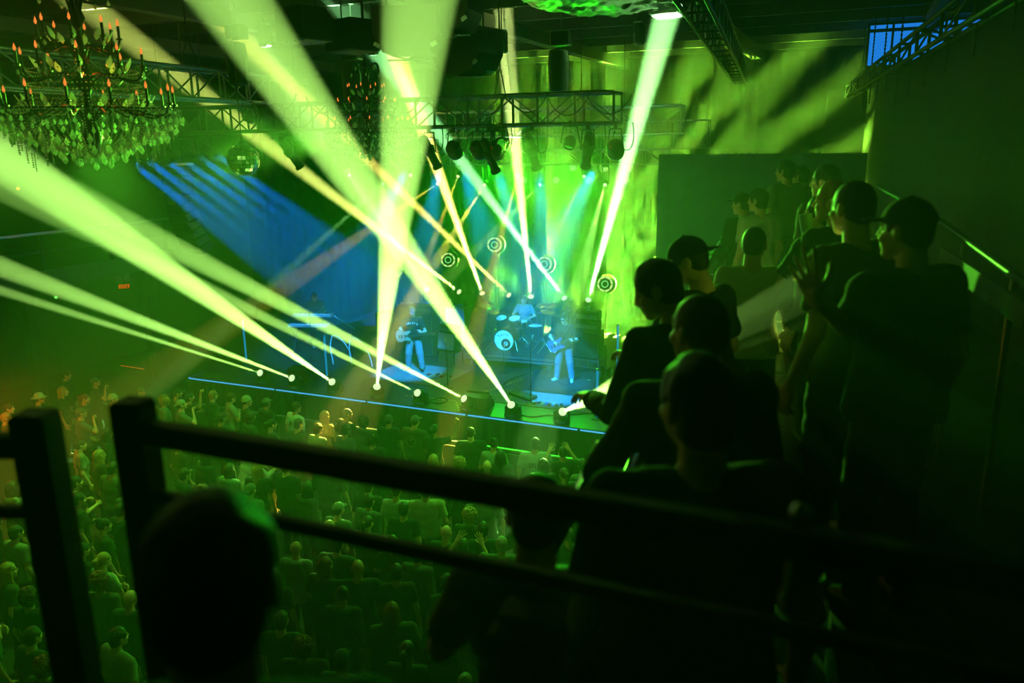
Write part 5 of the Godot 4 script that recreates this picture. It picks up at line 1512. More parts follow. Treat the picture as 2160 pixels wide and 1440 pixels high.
func guitar_parts(o: Node3D, X: Transform3D, col: Material, scale_len: float) -> void:       # neck along +x, front along +z
	var outline := PackedVector2Array([Vector2(-0.2, -0.13), Vector2(-0.11, -0.165), Vector2(-0.02, -0.125), Vector2(0.06, -0.13), Vector2(0.15, -0.14), Vector2(0.185, -0.115), Vector2(0.13, -0.07), Vector2(0.115, -0.02), Vector2(0.14, 0.05), Vector2(0.215, 0.09), Vector2(0.195, 0.125), Vector2(0.12, 0.125), Vector2(0.02, 0.115), Vector2(-0.06, 0.14), Vector2(-0.15, 0.165), Vector2(-0.215, 0.12), Vector2(-0.235, 0.0)])
	var st := st_new()
	extrude(st, outline, 0.045, X)
	part(o, "body", done(st), col)
	st = st_new()
	box(st, X * Vector3(0.1 + scale_len * 0.35, 0, 0.022), Vector3(scale_len * 0.72, 0.05, 0.022), X.basis, 0.006)
	part(o, "neck", done(st), mat(Color(0.2, 0.12, 0.07), 0.4))
	st = st_new()
	extrude(st, PackedVector2Array([Vector2(0, -0.028), Vector2(0.05, -0.04), Vector2(0.17, -0.035), Vector2(0.19, 0.0), Vector2(0.17, 0.035), Vector2(0.05, 0.045), Vector2(0, 0.028)]), 0.016, X * Transform3D(Basis(Vector3.UP, 0.15), Vector3(0.1 + scale_len * 0.71, 0, 0.016)))
	part(o, "headstock", done(st), mat(Color(0.09, 0.08, 0.07), 0.3))
	for k in 6:
		part(o, "tuner", lathem([[0.0, -0.012], [0.009, -0.008], [0.009, 0.008], [0.0, 0.012]], 6), chrome, X * Transform3D(Basis.IDENTITY, Vector3(0.15 + scale_len * 0.71 + (k % 3) * 0.045, 0.052 if k < 3 else -0.048, 0.012)))
	for x in [-0.06, 0.05]:
		st = st_new()
		box(st, X * Vector3(x, 0, 0.03), Vector3(0.04, 0.085, 0.02), X.basis, 0.004)
		part(o, "pickup", done(st), chrome)
	st = st_new()
	box(st, X * Vector3(-0.13, 0, 0.03), Vector3(0.025, 0.08, 0.018), X.basis, 0.004)
	part(o, "bridge", done(st), chrome)
	for k in 6: part(o, "string", rodm(X * Vector3(-0.13, -0.02 + k * 0.008, 0.042), X * Vector3(0.12 + scale_len * 0.71, -0.014 + k * 0.0056, 0.036), 0.0012, -1, 4), steel)

func yaw_to(d: Vector3) -> float:
	return atan2(-d.x, -d.z)
func tone(h: float, s: float, v: float) -> StandardMaterial3D:
	return mat(Color.from_hsv(h, s, v), 0.85)
# ---------- the band
func hold_guitar(n: String, label: String, who: Node3D, col: Material, len_: float, c: Vector3, neck: Vector3) -> void:
	var o := thing(n, label, "guitar", who.position, who.rotation.y)
	var x := neck.normalized()
	var y := Vector3(0, 0, -1).cross(x).normalized()
	var X := Transform3D(Basis(x, y, x.cross(y)), c)
	guitar_parts(o, X, col, len_)
	part(o, "strap", tubem([X * Vector3(-0.22, 0, 0), Vector3(0.2, 1.2, 0.12), Vector3(0.0, 1.42, 0.14), Vector3(-0.12, 1.5, 0.03), Vector3(-0.15, 1.4, -0.1), X * Vector3(0.2, 0.1, 0)], 0.014), mat(Color(0.05, 0.05, 0.05), 0.8))
func band() -> void:
	var denim := noisy(Color(0.3, 0.36, 0.42), Color(0.46, 0.52, 0.58), 2.5, 0.9)
	var gp := {"cell": 0.013, "el": [Vector3(-0.33, 1.09, -0.03), Vector3(0.37, 1.14, 0.0)], "wr": [Vector3(-0.27, 1.11, -0.23), Vector3(0.21, 1.05, -0.2)], "hands": ["grip", "grip"], "th": [Vector3(0.3, 1, 0), Vector3(-0.5, 0.8, 0)], "fdir": [Vector3(-0.05, 0.6, -0.7), Vector3(-0.8, -0.3, -0.45)],
		"an": [Vector3(-0.2, 0.085, 0.0), Vector3(0.2, 0.085, 0.03)], "kn": [Vector3(-0.16, 0.5, -0.04), Vector3(0.15, 0.5, -0.03)], "toe": [Vector3(-0.24, 0.03, -0.15), Vector3(0.27, 0.03, -0.13)], "bag": 0.018, "pitch": -0.28, "yaw": -0.25, "bulk": 1.05}
	var f := figure("guitarist", gp)
	var p := sp(1190, 803)
	var g := person(f, {"skin": SKIN[1], "top": mat(Color(0.05, 0.05, 0.055), 0.85), "legs": denim, "shoes": mat(Color(0.8, 0.8, 0.78), 0.6), "hair": "short", "hairm": HAIR[0]}, "guitarist in black T-shirt, sunglasses and loose jeans at the right of the stage", p, yaw_to(Vector3(0.1, 0, 1)))
	var hx := Transform3D(f.hb, f.hp)
	var sg := st_new()
	for s in [-1.0, 1.0]:
		box(sg, hx * Vector3(s * 0.034, 0.01, -0.1), Vector3(0.058, 0.038, 0.012), f.hb, 0.005)
		box(sg, hx * Vector3(s * 0.075, 0.016, -0.05), Vector3(0.006, 0.01, 0.1), f.hb)
	box(sg, hx * Vector3(0, 0.02, -0.103), Vector3(0.02, 0.008, 0.01), f.hb)
	part(g, "sunglasses", done(sg), black_gloss)
	hold_guitar("electric_guitar", "blue double-cut electric guitar held by the guitarist", g, mat(Color(0.22, 0.36, 0.52), 0.25), 0.64, Vector3(0.14, 0.99, -0.2), Vector3(-0.87, 0.46, -0.1))
	var bp := gp.duplicate()
	bp.merge({"pitch": -0.45, "yaw": 0.2, "bag": 0.02, "bulk": 1.1}, true)
	var fb := figure("bassist", bp)
	var b := person(fb, {"skin": SKIN[1], "top": mat(Color(0.045, 0.045, 0.05), 0.85), "legs": noisy(Color(0.4, 0.45, 0.48), Color(0.56, 0.6, 0.63), 2.5, 0.9), "hair": "cap", "hat": mat(Color(0.35, 0.42, 0.45), 0.8)}, "bass player in a black T-shirt with arched white lettering and pale jeans", sp(876, 781), yaw_to(Vector3(0.25, 0, 1)))
	var word := "COLFAX"
	for i in 6:
		var a := (i - 2.5) * 0.055
		part(b, "shirt_letter", text_mesh(word[i], 0.07, 0.012), mat(Color(0.85, 0.87, 0.88), 0.7), Transform3D(Basis(Vector3.UP, PI) * Basis(Vector3.UP, -a * 1.1) * Basis(Vector3.BACK, -a * 1.2), Vector3(-a * 1.0, 1.335 - a * a * 1.8, -0.142 + absf(a) * 0.12)))
	hold_guitar("bass_guitar", "pale bass guitar held level by the bass player", b, mat(Color(0.62, 0.6, 0.5), 0.25), 0.86, Vector3(0.2, 1.0, -0.21), Vector3(-0.98, 0.12, -0.1))
	var ry := STAGE_Y + 0.35
	var fd := figure("drummer", {"cell": 0.014, "sit": true, "pel": Vector3(0, 0.56, 0), "lean": 0.08, "kn": [Vector3(-0.24, 0.54, -0.42), Vector3(0.24, 0.54, -0.42)], "an": [Vector3(-0.26, 0.09, -0.5), Vector3(0.26, 0.09, -0.48)], "toe": [Vector3(-0.28, 0.03, -0.66), Vector3(0.28, 0.03, -0.64)],
		"el": [Vector3(-0.32, 0.78, -0.08), Vector3(0.32, 0.8, -0.08)], "wr": [Vector3(-0.2, 0.74, -0.32), Vector3(0.24, 0.8, -0.33)], "hands": ["grip", "grip"], "th": [Vector3(0.4, 1, 0), Vector3(-0.4, 1, 0)]})
	var dp := Vector3(on_z(1107, 632, -20.6).x, ry, -20.6)
	var plaid := noisy(Color(0.25, 0.34, 0.4), Color(0.62, 0.68, 0.72), 3.0, 0.9, 0.0, Vector3(3, 0.15, 3), 15)
	person(fd, {"skin": SKIN[1], "top": plaid, "legs": mat(Color(0.1, 0.1, 0.13), 0.9), "hair": "short", "hairm": HAIR[1]}, "drummer in a striped shirt seated behind the drum kit", dp, yaw_to(Vector3(0.05, 0, 1)))
	var stick := lathem([[0.0, 0.0], [0.008, 0.005], [0.008, 0.3], [0.004, 0.38], [0.006, 0.4], [0.0, 0.41]], 8)
	for s in [-1.0, 1.0]:
		var R := Basis(Vector3.UP, yaw_to(Vector3(0.05, 0, 1)))
		solo("drumstick", stick, mat(Color(0.75, 0.6, 0.4), 0.5), Transform3D(R * along(Vector3(-s * 0.35, -0.05 if s > 0 else 0.3, -0.85)), dp + R * Vector3(s * 0.22, 0.75, -0.33)), "wooden drumstick in the drummer's %s hand" % ("right" if s > 0 else "left"), "drumstick")
	var fk := figure("keys", {"cell": 0.018, "el": [Vector3(-0.28, 1.1, -0.03), Vector3(0.28, 1.1, -0.03)], "wr": [Vector3(-0.2, 1.0, -0.28), Vector3(0.2, 1.0, -0.28)], "pitch": -0.4, "th": [Vector3(1, 0, 0), Vector3(-1, 0, 0)], "lean": 0.1})
	person(fk, {"skin": SKIN[1], "top": mat(Color(0.3, 0.42, 0.46), 0.85), "hair": "short", "hairm": HAIR[1]}, "dim keyboard player standing behind the keyboards", Vector3(-14.45, STAGE_Y, -18.85), yaw_to(Vector3(0.5, 0, 1)))

# ---------- the crowd on the floor
var F := {}
func crowd_figures() -> void:
	F.stand = figure("stand", {})
	F.big = figure("big", {"bulk": 1.22})
	F.fold = figure("fold", {"el": [Vector3(-0.27, 1.14, -0.08), Vector3(0.27, 1.14, -0.08)], "wr": [Vector3(0.06, 1.16, -0.2), Vector3(-0.06, 1.2, -0.2)], "th": [Vector3(0, 1, 0), Vector3(0, 1, 0)], "yaw": 0.25})
	F.front = figure("front", {"el": [Vector3(-0.27, 1.13, -0.06), Vector3(0.27, 1.13, -0.06)], "wr": [Vector3(-0.17, 1.16, -0.32), Vector3(0.17, 1.16, -0.32)], "th": [Vector3(0.6, 1, 0), Vector3(-0.6, 1, 0)], "hands": ["grip", "grip"], "lean": 0.1, "yaw": -0.2})
	F.drink = figure("drink", {"el": [Vector3(-0.25, 1.12, 0.05), Vector3(0.3, 1.22, -0.22)], "wr": [Vector3(-0.2, 0.95, -0.18), Vector3(0.1, 1.45, -0.24)], "hands": ["rest", "grip"], "th": [Vector3(0, 0, -1), Vector3(-1, 0, 0)], "pitch": 0.2, "yaw": -0.1})
	F.raise = figure("raise", {"el": [Vector3(-0.26, 1.13, -0.05), Vector3(0.42, 1.5, -0.12)], "wr": [Vector3(-0.12, 1.2, -0.25), Vector3(0.44, 1.78, -0.16)], "hands": ["rest", "grip"], "th": [Vector3(0, 1, 0), Vector3(-1, 0, 0)], "pitch": 0.1})
	F.hands_up = figure("hands_up", {"el": [Vector3(-0.33, 1.35, -0.2), Vector3(0.33, 1.35, -0.2)], "wr": [Vector3(-0.2, 1.55, -0.3), Vector3(0.2, 1.55, -0.3)], "hands": ["open", "open"], "th": [Vector3(1, 0, 0), Vector3(-1, 0, 0)]})
	F.coat = figure("coat", {"long": true, "hem": 0.14, "hood": true, "yaw": 0.3})
	F.lean = figure("lean", {"long": true, "lean": 0.3, "el": [Vector3(-0.28, 1.1, -0.28), Vector3(0.28, 1.1, -0.28)], "wr": [Vector3(-0.16, 1.12, -0.52), Vector3(0.16, 1.12, -0.52)], "bulk": 1.08, "yaw": -0.3, "hands": ["rest", "rest"], "th": [Vector3(1, 0, 0), Vector3(-1, 0, 0)]})
func crowd() -> void:
	crowd_figures()
	var lamp := thing("bar_lamp", "amber bar lamp hanging under the far balcony at the left", "lamp", Vector3(-15.6, 2.75, -9.2))
	part(lamp, "shade", lathem([[0.16, -0.06], [0.1, 0.04], [0.03, 0.08], [0.0, 0.08]], 14), black)
	part(lamp, "bulb", lathem([[0.0, -0.05], [0.04, -0.03], [0.04, 0.01], [0.0, 0.03]], 10, true), glow(Color(1.0, 0.5, 0.12), 2.0))
	bar(lamp, "cord", Vector3(0, 0.08, 0), Vector3(0, 7.2, 0), 0.008, black)
	omni(Vector3(-15.6, 2.66, -9.2), 1.6, Color(1.0, 0.55, 0.15), 0.04)
	# head x, head y, figure, hair, hair tone, garment hue, saturation, value, what it is
	var Q := [
		[80, 842, "stand", "hat", 0, 0.3, 0.1, 0.3, "man in a pale brimmed hat at the far left of the crowd", 0.75],
		[142, 790, "stand", "short", 1, 0.4, 0.2, 0.12, "dim standing man at the back left, nearest the wall"],
		[198, 806, "drink", "cap", 1, 0.4, 0.2, 0.14, "man in a cap with a bare forearm raised at the back left"],
		[130, 826, "stand", "long", 2, 0.1, 0.2, 0.1, "woman with a brightly lit face at the far left edge"],
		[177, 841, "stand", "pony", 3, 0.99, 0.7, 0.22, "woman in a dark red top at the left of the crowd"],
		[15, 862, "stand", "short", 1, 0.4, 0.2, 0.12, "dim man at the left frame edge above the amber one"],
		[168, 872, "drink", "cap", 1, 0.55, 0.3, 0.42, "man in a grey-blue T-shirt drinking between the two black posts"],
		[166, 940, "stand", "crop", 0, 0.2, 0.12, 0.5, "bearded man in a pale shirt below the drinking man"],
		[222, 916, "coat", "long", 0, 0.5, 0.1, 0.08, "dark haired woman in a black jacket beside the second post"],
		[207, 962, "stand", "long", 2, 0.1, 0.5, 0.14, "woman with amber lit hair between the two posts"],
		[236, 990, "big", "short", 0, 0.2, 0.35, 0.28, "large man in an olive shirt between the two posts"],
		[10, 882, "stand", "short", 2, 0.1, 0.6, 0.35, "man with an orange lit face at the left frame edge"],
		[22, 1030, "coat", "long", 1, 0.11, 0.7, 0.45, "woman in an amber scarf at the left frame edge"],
		[236, 842, "coat", "beanie", 1, 0.3, 0.2, 0.12, "person in a beanie behind the second post"],
		[288, 826, "front", "cap", 1, 0.3, 0.2, 0.16, "man in a cap just left above the second post"],
		[345, 846, "coat", "curly", 2, 0.45, 0.15, 0.42, "curly haired person in a patterned shirt right of the second post"],
		[371, 830, "stand", "cap", 1, 0.3, 0.05, 0.3, "man in a pale cap behind the curly haired person"],
		[389, 850, "drink", "cap_back", 1, 0.4, 0.1, 0.42, "man in a reversed pale cap lifting a hand"],
		[408, 842, "raise", "short", 0, 0.4, 0.2, 0.12, "person with one arm up near the left stage corner"],
		[452, 838, "coat", "short", 2, 0.25, 0.3, 0.14, "man in glasses and dark jacket looking up at the stage"],
		[497, 838, "fold", "short", 1, 0.55, 0.12, 0.55, "man in a pale grey T-shirt with folded arms"],
		[536, 826, "stand", "beanie", 0, 0.5, 0.2, 0.12, "man in a grey beanie nearest the left stage edge"],
		[563, 846, "coat", "cap", 0, 0.5, 0.2, 0.1, "person in dark cap and coat left of the white T-shirt"],
		[526, 880, "coat", "long", 1, 0.45, 0.3, 0.24, "long haired woman looking right, just above the rail"],
		[466, 882, "stand", "short", 1, 0.4, 0.3, 0.16, "short person half hidden just above the rail"],
		[570, 896, "stand", "pony", 0, 0.45, 0.3, 0.14, "dark haired woman with a ponytail just above the rail"],
		[622, 860, "big", "short", 0, 0.55, 0.06, 0.78, "bearded man in a white T-shirt with a small back print"],
		[627, 896, "stand", "short", 0, 0.4, 0.2, 0.08, "dark haired man directly before the white T-shirt"],
		[684, 880, "front", "long", 2, 0.12, 0.55, 0.6, "blonde woman lit golden with clasped hands"],
		[669, 906, "stand", "short", 3, 0.35, 0.12, 0.55, "red haired man in a pale green T-shirt"],
		[725, 874, "big", "crop", 4, 0.4, 0.2, 0.07, "balding man in a black T-shirt near the stage"],
		[733, 906, "stand", "short", 0, 0.6, 0.45, 0.38, "man in a blue T-shirt just above the rail"],
		[775, 892, "coat", "curly", 0, 0.4, 0.3, 0.08, "person with a dark round curly head near the stage"],
		[786, 928, "stand", "curly", 0, 0.4, 0.3, 0.09, "dark curly haired person just above the rail"],
		[813, 884, "fold", "cap_back", 0, 0.45, 0.1, 0.16, "man in a reversed white cap and black patterned jersey"],
		[886, 882, "big", "cap", 1, 0.17, 0.5, 0.3, "man in a cap and olive jersey with a round back emblem"],
		[915, 908, "raise", "pony", 0, 0.3, 0.2, 0.12, "woman in a tank top raising her right fist to the stage"],
		[993, 914, "big", "crop", 0, 0.35, 0.3, 0.12, "broad man in a dark T-shirt at the barrier"],
		[1040, 940, "front", "bun", 0, 0.5, 0.15, 0.55, "dark haired woman in a pale top at the barrier"],
		[1052, 966, "stand", "long", 0, 0.4, 0.2, 0.14, "dark haired woman before the one in the pale top"],
		[1129, 938, "big", "short", 0, 0.52, 0.12, 0.62, "man in a pale T-shirt with dark lettering on the back"],
		[1187, 956, "hands_up", "crop", 0, 0.4, 0.2, 0.08, "man in black at the barrier with both hands up"],
		[1146, 982, "stand", "long", 0, 0.4, 0.3, 0.1, "dark haired woman right behind the lettered pale T-shirt"],
		[1192, 1002, "stand", "pony", 1, 0.4, 0.3, 0.12, "woman with a ponytail just above the rail at the right"],
		[976, 980, "stand", "curly", 2, 0.35, 0.2, 0.3, "light curly haired person just above the rail"],
		[1008, 982, "stand", "bald", 0, 0.3, 0.1, 0.3, "bald man just above the rail behind the broad man"],
		[928, 975, "stand", "long", 2, 0.15, 0.4, 0.3, "golden haired woman just above the rail in the middle"],
		[1232, 985, "front", "short", 0, 0.5, 0.1, 0.4, "person at the barrier beside the railing bars"],
		[376, 938, "stand", "cap", 1, 0.08, 0.5, 0.2, "man in a cap with an orange lit cheek below the rail"],
		[386, 1002, "coat", "short", 1, 0.4, 0.3, 0.12, "man in profile right of the second post below the rail"],
		[427, 1037, "stand", "bun", 2, 0.4, 0.2, 0.12, "person with a pale hair bun at the lower rail, left"],
		[432, 965, "coat", "long", 0, 0.4, 0.3, 0.12, "dim woman between the two rails at the left"],
		[482, 992, "coat", "long", 1, 0.42, 0.2, 0.42, "woman in a pale open jacket between the rails"],
		[512, 955, "lean", "short", 1, 0.42, 0.08, 0.5, "broad person in a pale jacket leaning forward"],
		[526, 1036, "stand", "cap_back", 1, 0.35, 0.4, 0.3, "person in a reversed green cap at the lower rail"],
		[582, 985, "big", "short", 2, 0.4, 0.2, 0.06, "man with spiky blond hair in a black T-shirt"],
		[562, 992, "stand", "long", 2, 0.4, 0.2, 0.14, "fair haired woman beside the spiky blond man"],
		[645, 1032, "coat", "long", 0, 0.4, 0.3, 0.08, "woman with long dark hair between the rails"],
		[692, 985, "big", "short", 0, 0.45, 0.2, 0.1, "tall man in dark clothes between the rails"],
		[731, 1070, "stand", "cap", 1, 0.3, 0.3, 0.34, "person in a pale cap at the lower rail"],
		[760, 1060, "coat", "short", 0, 0.45, 0.2, 0.3, "man in a grey hoodie right of the pale cap"],
		[785, 1036, "stand", "crop", 0, 0.4, 0.2, 0.09, "short haired man in black left of the white V-neck"],
		[823, 1036, "stand", "crop", 1, 0.4, 0.06, 0.62, "man in a white V-neck T-shirt between the rails"],
		[851, 1076, "stand", "short", 0, 0.4, 0.3, 0.06, "black haired person right of the white V-neck"],
		[902, 1032, "big", "short", 0, 0.2, 0.18, 0.62, "man in a loose pale yellow T-shirt between the rails"],
		[925, 1018, "hands_up", "crop", 1, 0.35, 0.06, 0.6, "pale shirted man with lifted arms beyond the yellow T-shirt"],
		[960, 1010, "coat", "short", 0, 0.5, 0.2, 0.1, "dark figure right of the pale yellow T-shirt"],
		[1018, 1042, "big", "short", 0, 0.38, 0.1, 0.45, "broad man in a dotted pale shirt below the rail"],
		[991, 1092, "coat", "curly", 2, 0.3, 0.3, 0.2, "person with yellow lit curly hair at the lower rail"],
		[1012, 1118, "stand", "short", 0, 0.35, 0.4, 0.1, "dark figure before the dotted shirt"],
		[951, 1130, "stand", "bald", 0, 0.35, 0.4, 0.14, "bald man just above the lower rail"],
		[985, 1152, "hands_up", "short", 0, 0.35, 0.4, 0.16, "person with an open palm raised at the lower rail"],
		[1040, 1155, "stand", "short", 4, 0.35, 0.1, 0.3, "grey haired person left of the near dark head"],
		[402, 1096, "stand", "beanie", 2, 0.3, 0.1, 0.3, "person in a pale beanie seen through the mesh beside the post"],
		[622, 1160, "coat", "bald", 1, 0.3, 0.1, 0.45, "bald person with a pale collar seen through the mesh"],
		[710, 1150, "big", "short", 0, 0.4, 0.2, 0.3, "broad dark haired man seen through the mesh"],
		[782, 1198, "big", "bald", 0, 0.4, 0.2, 0.2, "bald man with rim lit shoulders seen through the mesh"],
		[822, 1202, "stand", "short", 0, 0.4, 0.2, 0.2, "small figure right of the bald man in the mesh"],
		[866, 1182, "coat", "short", 0, 0.4, 0.1, 0.35, "hooded person seen through the mesh in the middle"],
		[942, 1232, "stand", "short", 0, 0.25, 0.3, 0.2, "round headed person seen through the mesh"],
		[720, 1258, "coat", "bun", 0, 0.3, 0.3, 0.16, "person with shiny hair pins seen through the mesh"],
		[592, 1312, "stand", "short", 1, 0.3, 0.3, 0.2, "person right of the big near head seen through the mesh"],
		[1022, 1180, "stand", "short", 1, 0.35, 0.05, 0.5, "pale shouldered person seen through the mesh at the right"],
		[1072, 1240, "stand", "short", 4, 0.3, 0.1, 0.3, "grey haired person seen through the mesh near the lit shoulder"],
		[162, 1055, "stand", "short", 0, 0.3, 0.2, 0.12, "man with a lit cheek low between the two posts"],
		[220, 1106, "stand", "bun", 0, 0.3, 0.3, 0.18, "woman with an earring low between the two posts"],
		[248, 1082, "stand", "short", 0, 0.3, 0.3, 0.12, "dark figure beside the woman with the earring"],
		[214, 1184, "fold", "pony", 2, 0.35, 0.1, 0.5, "blonde woman brightly lit low between the two posts"],
		[272, 1266, "stand", "bald", 1, 0.35, 0.1, 0.2, "bald pale head beside the second post, low down"],
		[244, 1348, "big", "short", 0, 0.2, 0.15, 0.45, "man in a pale shirt lowest between the two posts"],
		[30, 1126, "stand", "short", 0, 0.2, 0.12, 0.5, "man in a pale collar left of the first post"],
		[12, 1206, "stand", "long", 2, 0.15, 0.3, 0.2, "woman with a lit arm at the left frame edge"],
		[60, 1262, "stand", "curly", 1, 0.35, 0.4, 0.15, "curly haired person left of the first post, low down"],
		[64, 1346, "stand", "short", 1, 0.35, 0.3, 0.2, "person with a green lit crown left of the first post"]]
	var pos := []
	var spec := []
	for q in Q:
		var big: float = 1.03 if q[2] == "big" else 0.99
		var p := on_y(q[0], q[1], 1.62 * big)
		p.y = 0
		pos.append(p)
		spec.append(big)
	var named := pos.size()
	# the rest of the packed floor, seen in the dark through the mesh and between the heads
	var tries := 0
	while pos.size() < named + 60 and tries < 6000:
		tries += 1
		var p := Vector3(rng.randf_range(-17.5, -1.5), 0, rng.randf_range(-13.3, -3.2))
		var s := cam.transform.affine_inverse() * (p + Vector3(0, 1.62, 0))
		var px := 1080 - s.x / s.z * 1680
		var py := 720 + s.y / s.z * 1680
		if s.z > 0 or px < -60 or px > 1300 or py > 1520: continue
		if py < 1090 and px > 330: continue
		if px < 330 and py < 1000: continue
		var ok := true
		for o in pos:
			if o.distance_to(p) < 0.6: ok = false; break
		if ok:
			pos.append(p)
			spec.append(rng.randf_range(0.94, 1.03))
	for i in pos.size(): pos[i].z = maxf(pos[i].z, -13.4)
	for it in 30:                                  # nobody stands in anybody
		for i in pos.size():
			for j in i:
				var d: Vector3 = pos[i] - pos[j]
				var l := d.length()
				if l < 0.52 and l > 0.001:
					var m := d / l * (0.52 - l) * 0.5
					pos[i] += m
					pos[j] -= m
					pos[i].z = maxf(pos[i].z, -13.42)
					pos[j].z = maxf(pos[j].z, -13.42)
	var kinds := ["stand", "big", "coat", "fold", "front", "stand", "stand"]
	var hairs := ["short", "crop", "long", "short", "pony", "cap", "bun", "curly", "short", "beanie"]
	for i in pos.size():
		var p: Vector3 = pos[i]
		var d := Vector3(-8.4, 0, -19.5) - p
		var yaw := yaw_to(d) + rng.randf_range(-0.3, 0.3)
		if i < named:
			var q: Array = Q[i]
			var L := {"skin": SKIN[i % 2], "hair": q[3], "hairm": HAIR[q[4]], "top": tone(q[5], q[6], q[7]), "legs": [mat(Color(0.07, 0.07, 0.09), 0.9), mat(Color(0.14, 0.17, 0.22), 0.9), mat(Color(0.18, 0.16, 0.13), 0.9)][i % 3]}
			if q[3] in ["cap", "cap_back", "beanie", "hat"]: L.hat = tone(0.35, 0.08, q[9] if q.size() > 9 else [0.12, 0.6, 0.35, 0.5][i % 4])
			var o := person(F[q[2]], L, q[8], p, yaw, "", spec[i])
			if "dark lettering" in q[8]:
				part(o, "shirt_print", text_mesh("IND", 0.13, 0.01), mat(Color(0.12, 0.16, 0.16), 0.8), Transform3D(Basis(Vector3.UP, 0.0), Vector3(0, 1.27, 0.138)))
			if "emblem" in q[8]:
				part(o, "shirt_emblem", lathem([[0.1, 0.0], [0.1, 0.01], [0.115, 0.01], [0.115, 0.0]], 24), mat(Color(0.6, 0.6, 0.4), 0.8), Transform3D(Basis(Vector3.RIGHT, PI / 2), Vector3(0, 1.25, 0.142)))
				part(o, "shirt_emblem", lathem([[0.0, 0.0], [0.03, 0.0], [0.03, 0.01], [0.0, 0.01]], 16), mat(Color(0.6, 0.6, 0.4), 0.8), Transform3D(Basis(Vector3.RIGHT, PI / 2), Vector3(0, 1.29, 0.142)))
			if "back print" in q[8]:
				part(o, "shirt_print", lathem([[0.0, 0.0], [0.05, 0.0], [0.05, 0.008], [0.0, 0.008]], 12), mat(Color(0.15, 0.2, 0.25), 0.8), Transform3D(Basis(Vector3.RIGHT, PI / 2), Vector3(0.05, 1.33, 0.145)))
		else:
			person(F[kinds[i % 7]], {"skin": SKIN[i % 3], "hair": hairs[(i * 3) % 10], "hairm": HAIR[(i * 7) % 5], "hat": tone(0.3, 0.1, 0.2), "top": tone(rng.randf(), 0.25, rng.randf_range(0.06, 0.35))}, "dim crowd member in the dark part of the floor", p, yaw, "dim crowd in the dark lower part of the picture", spec[i])

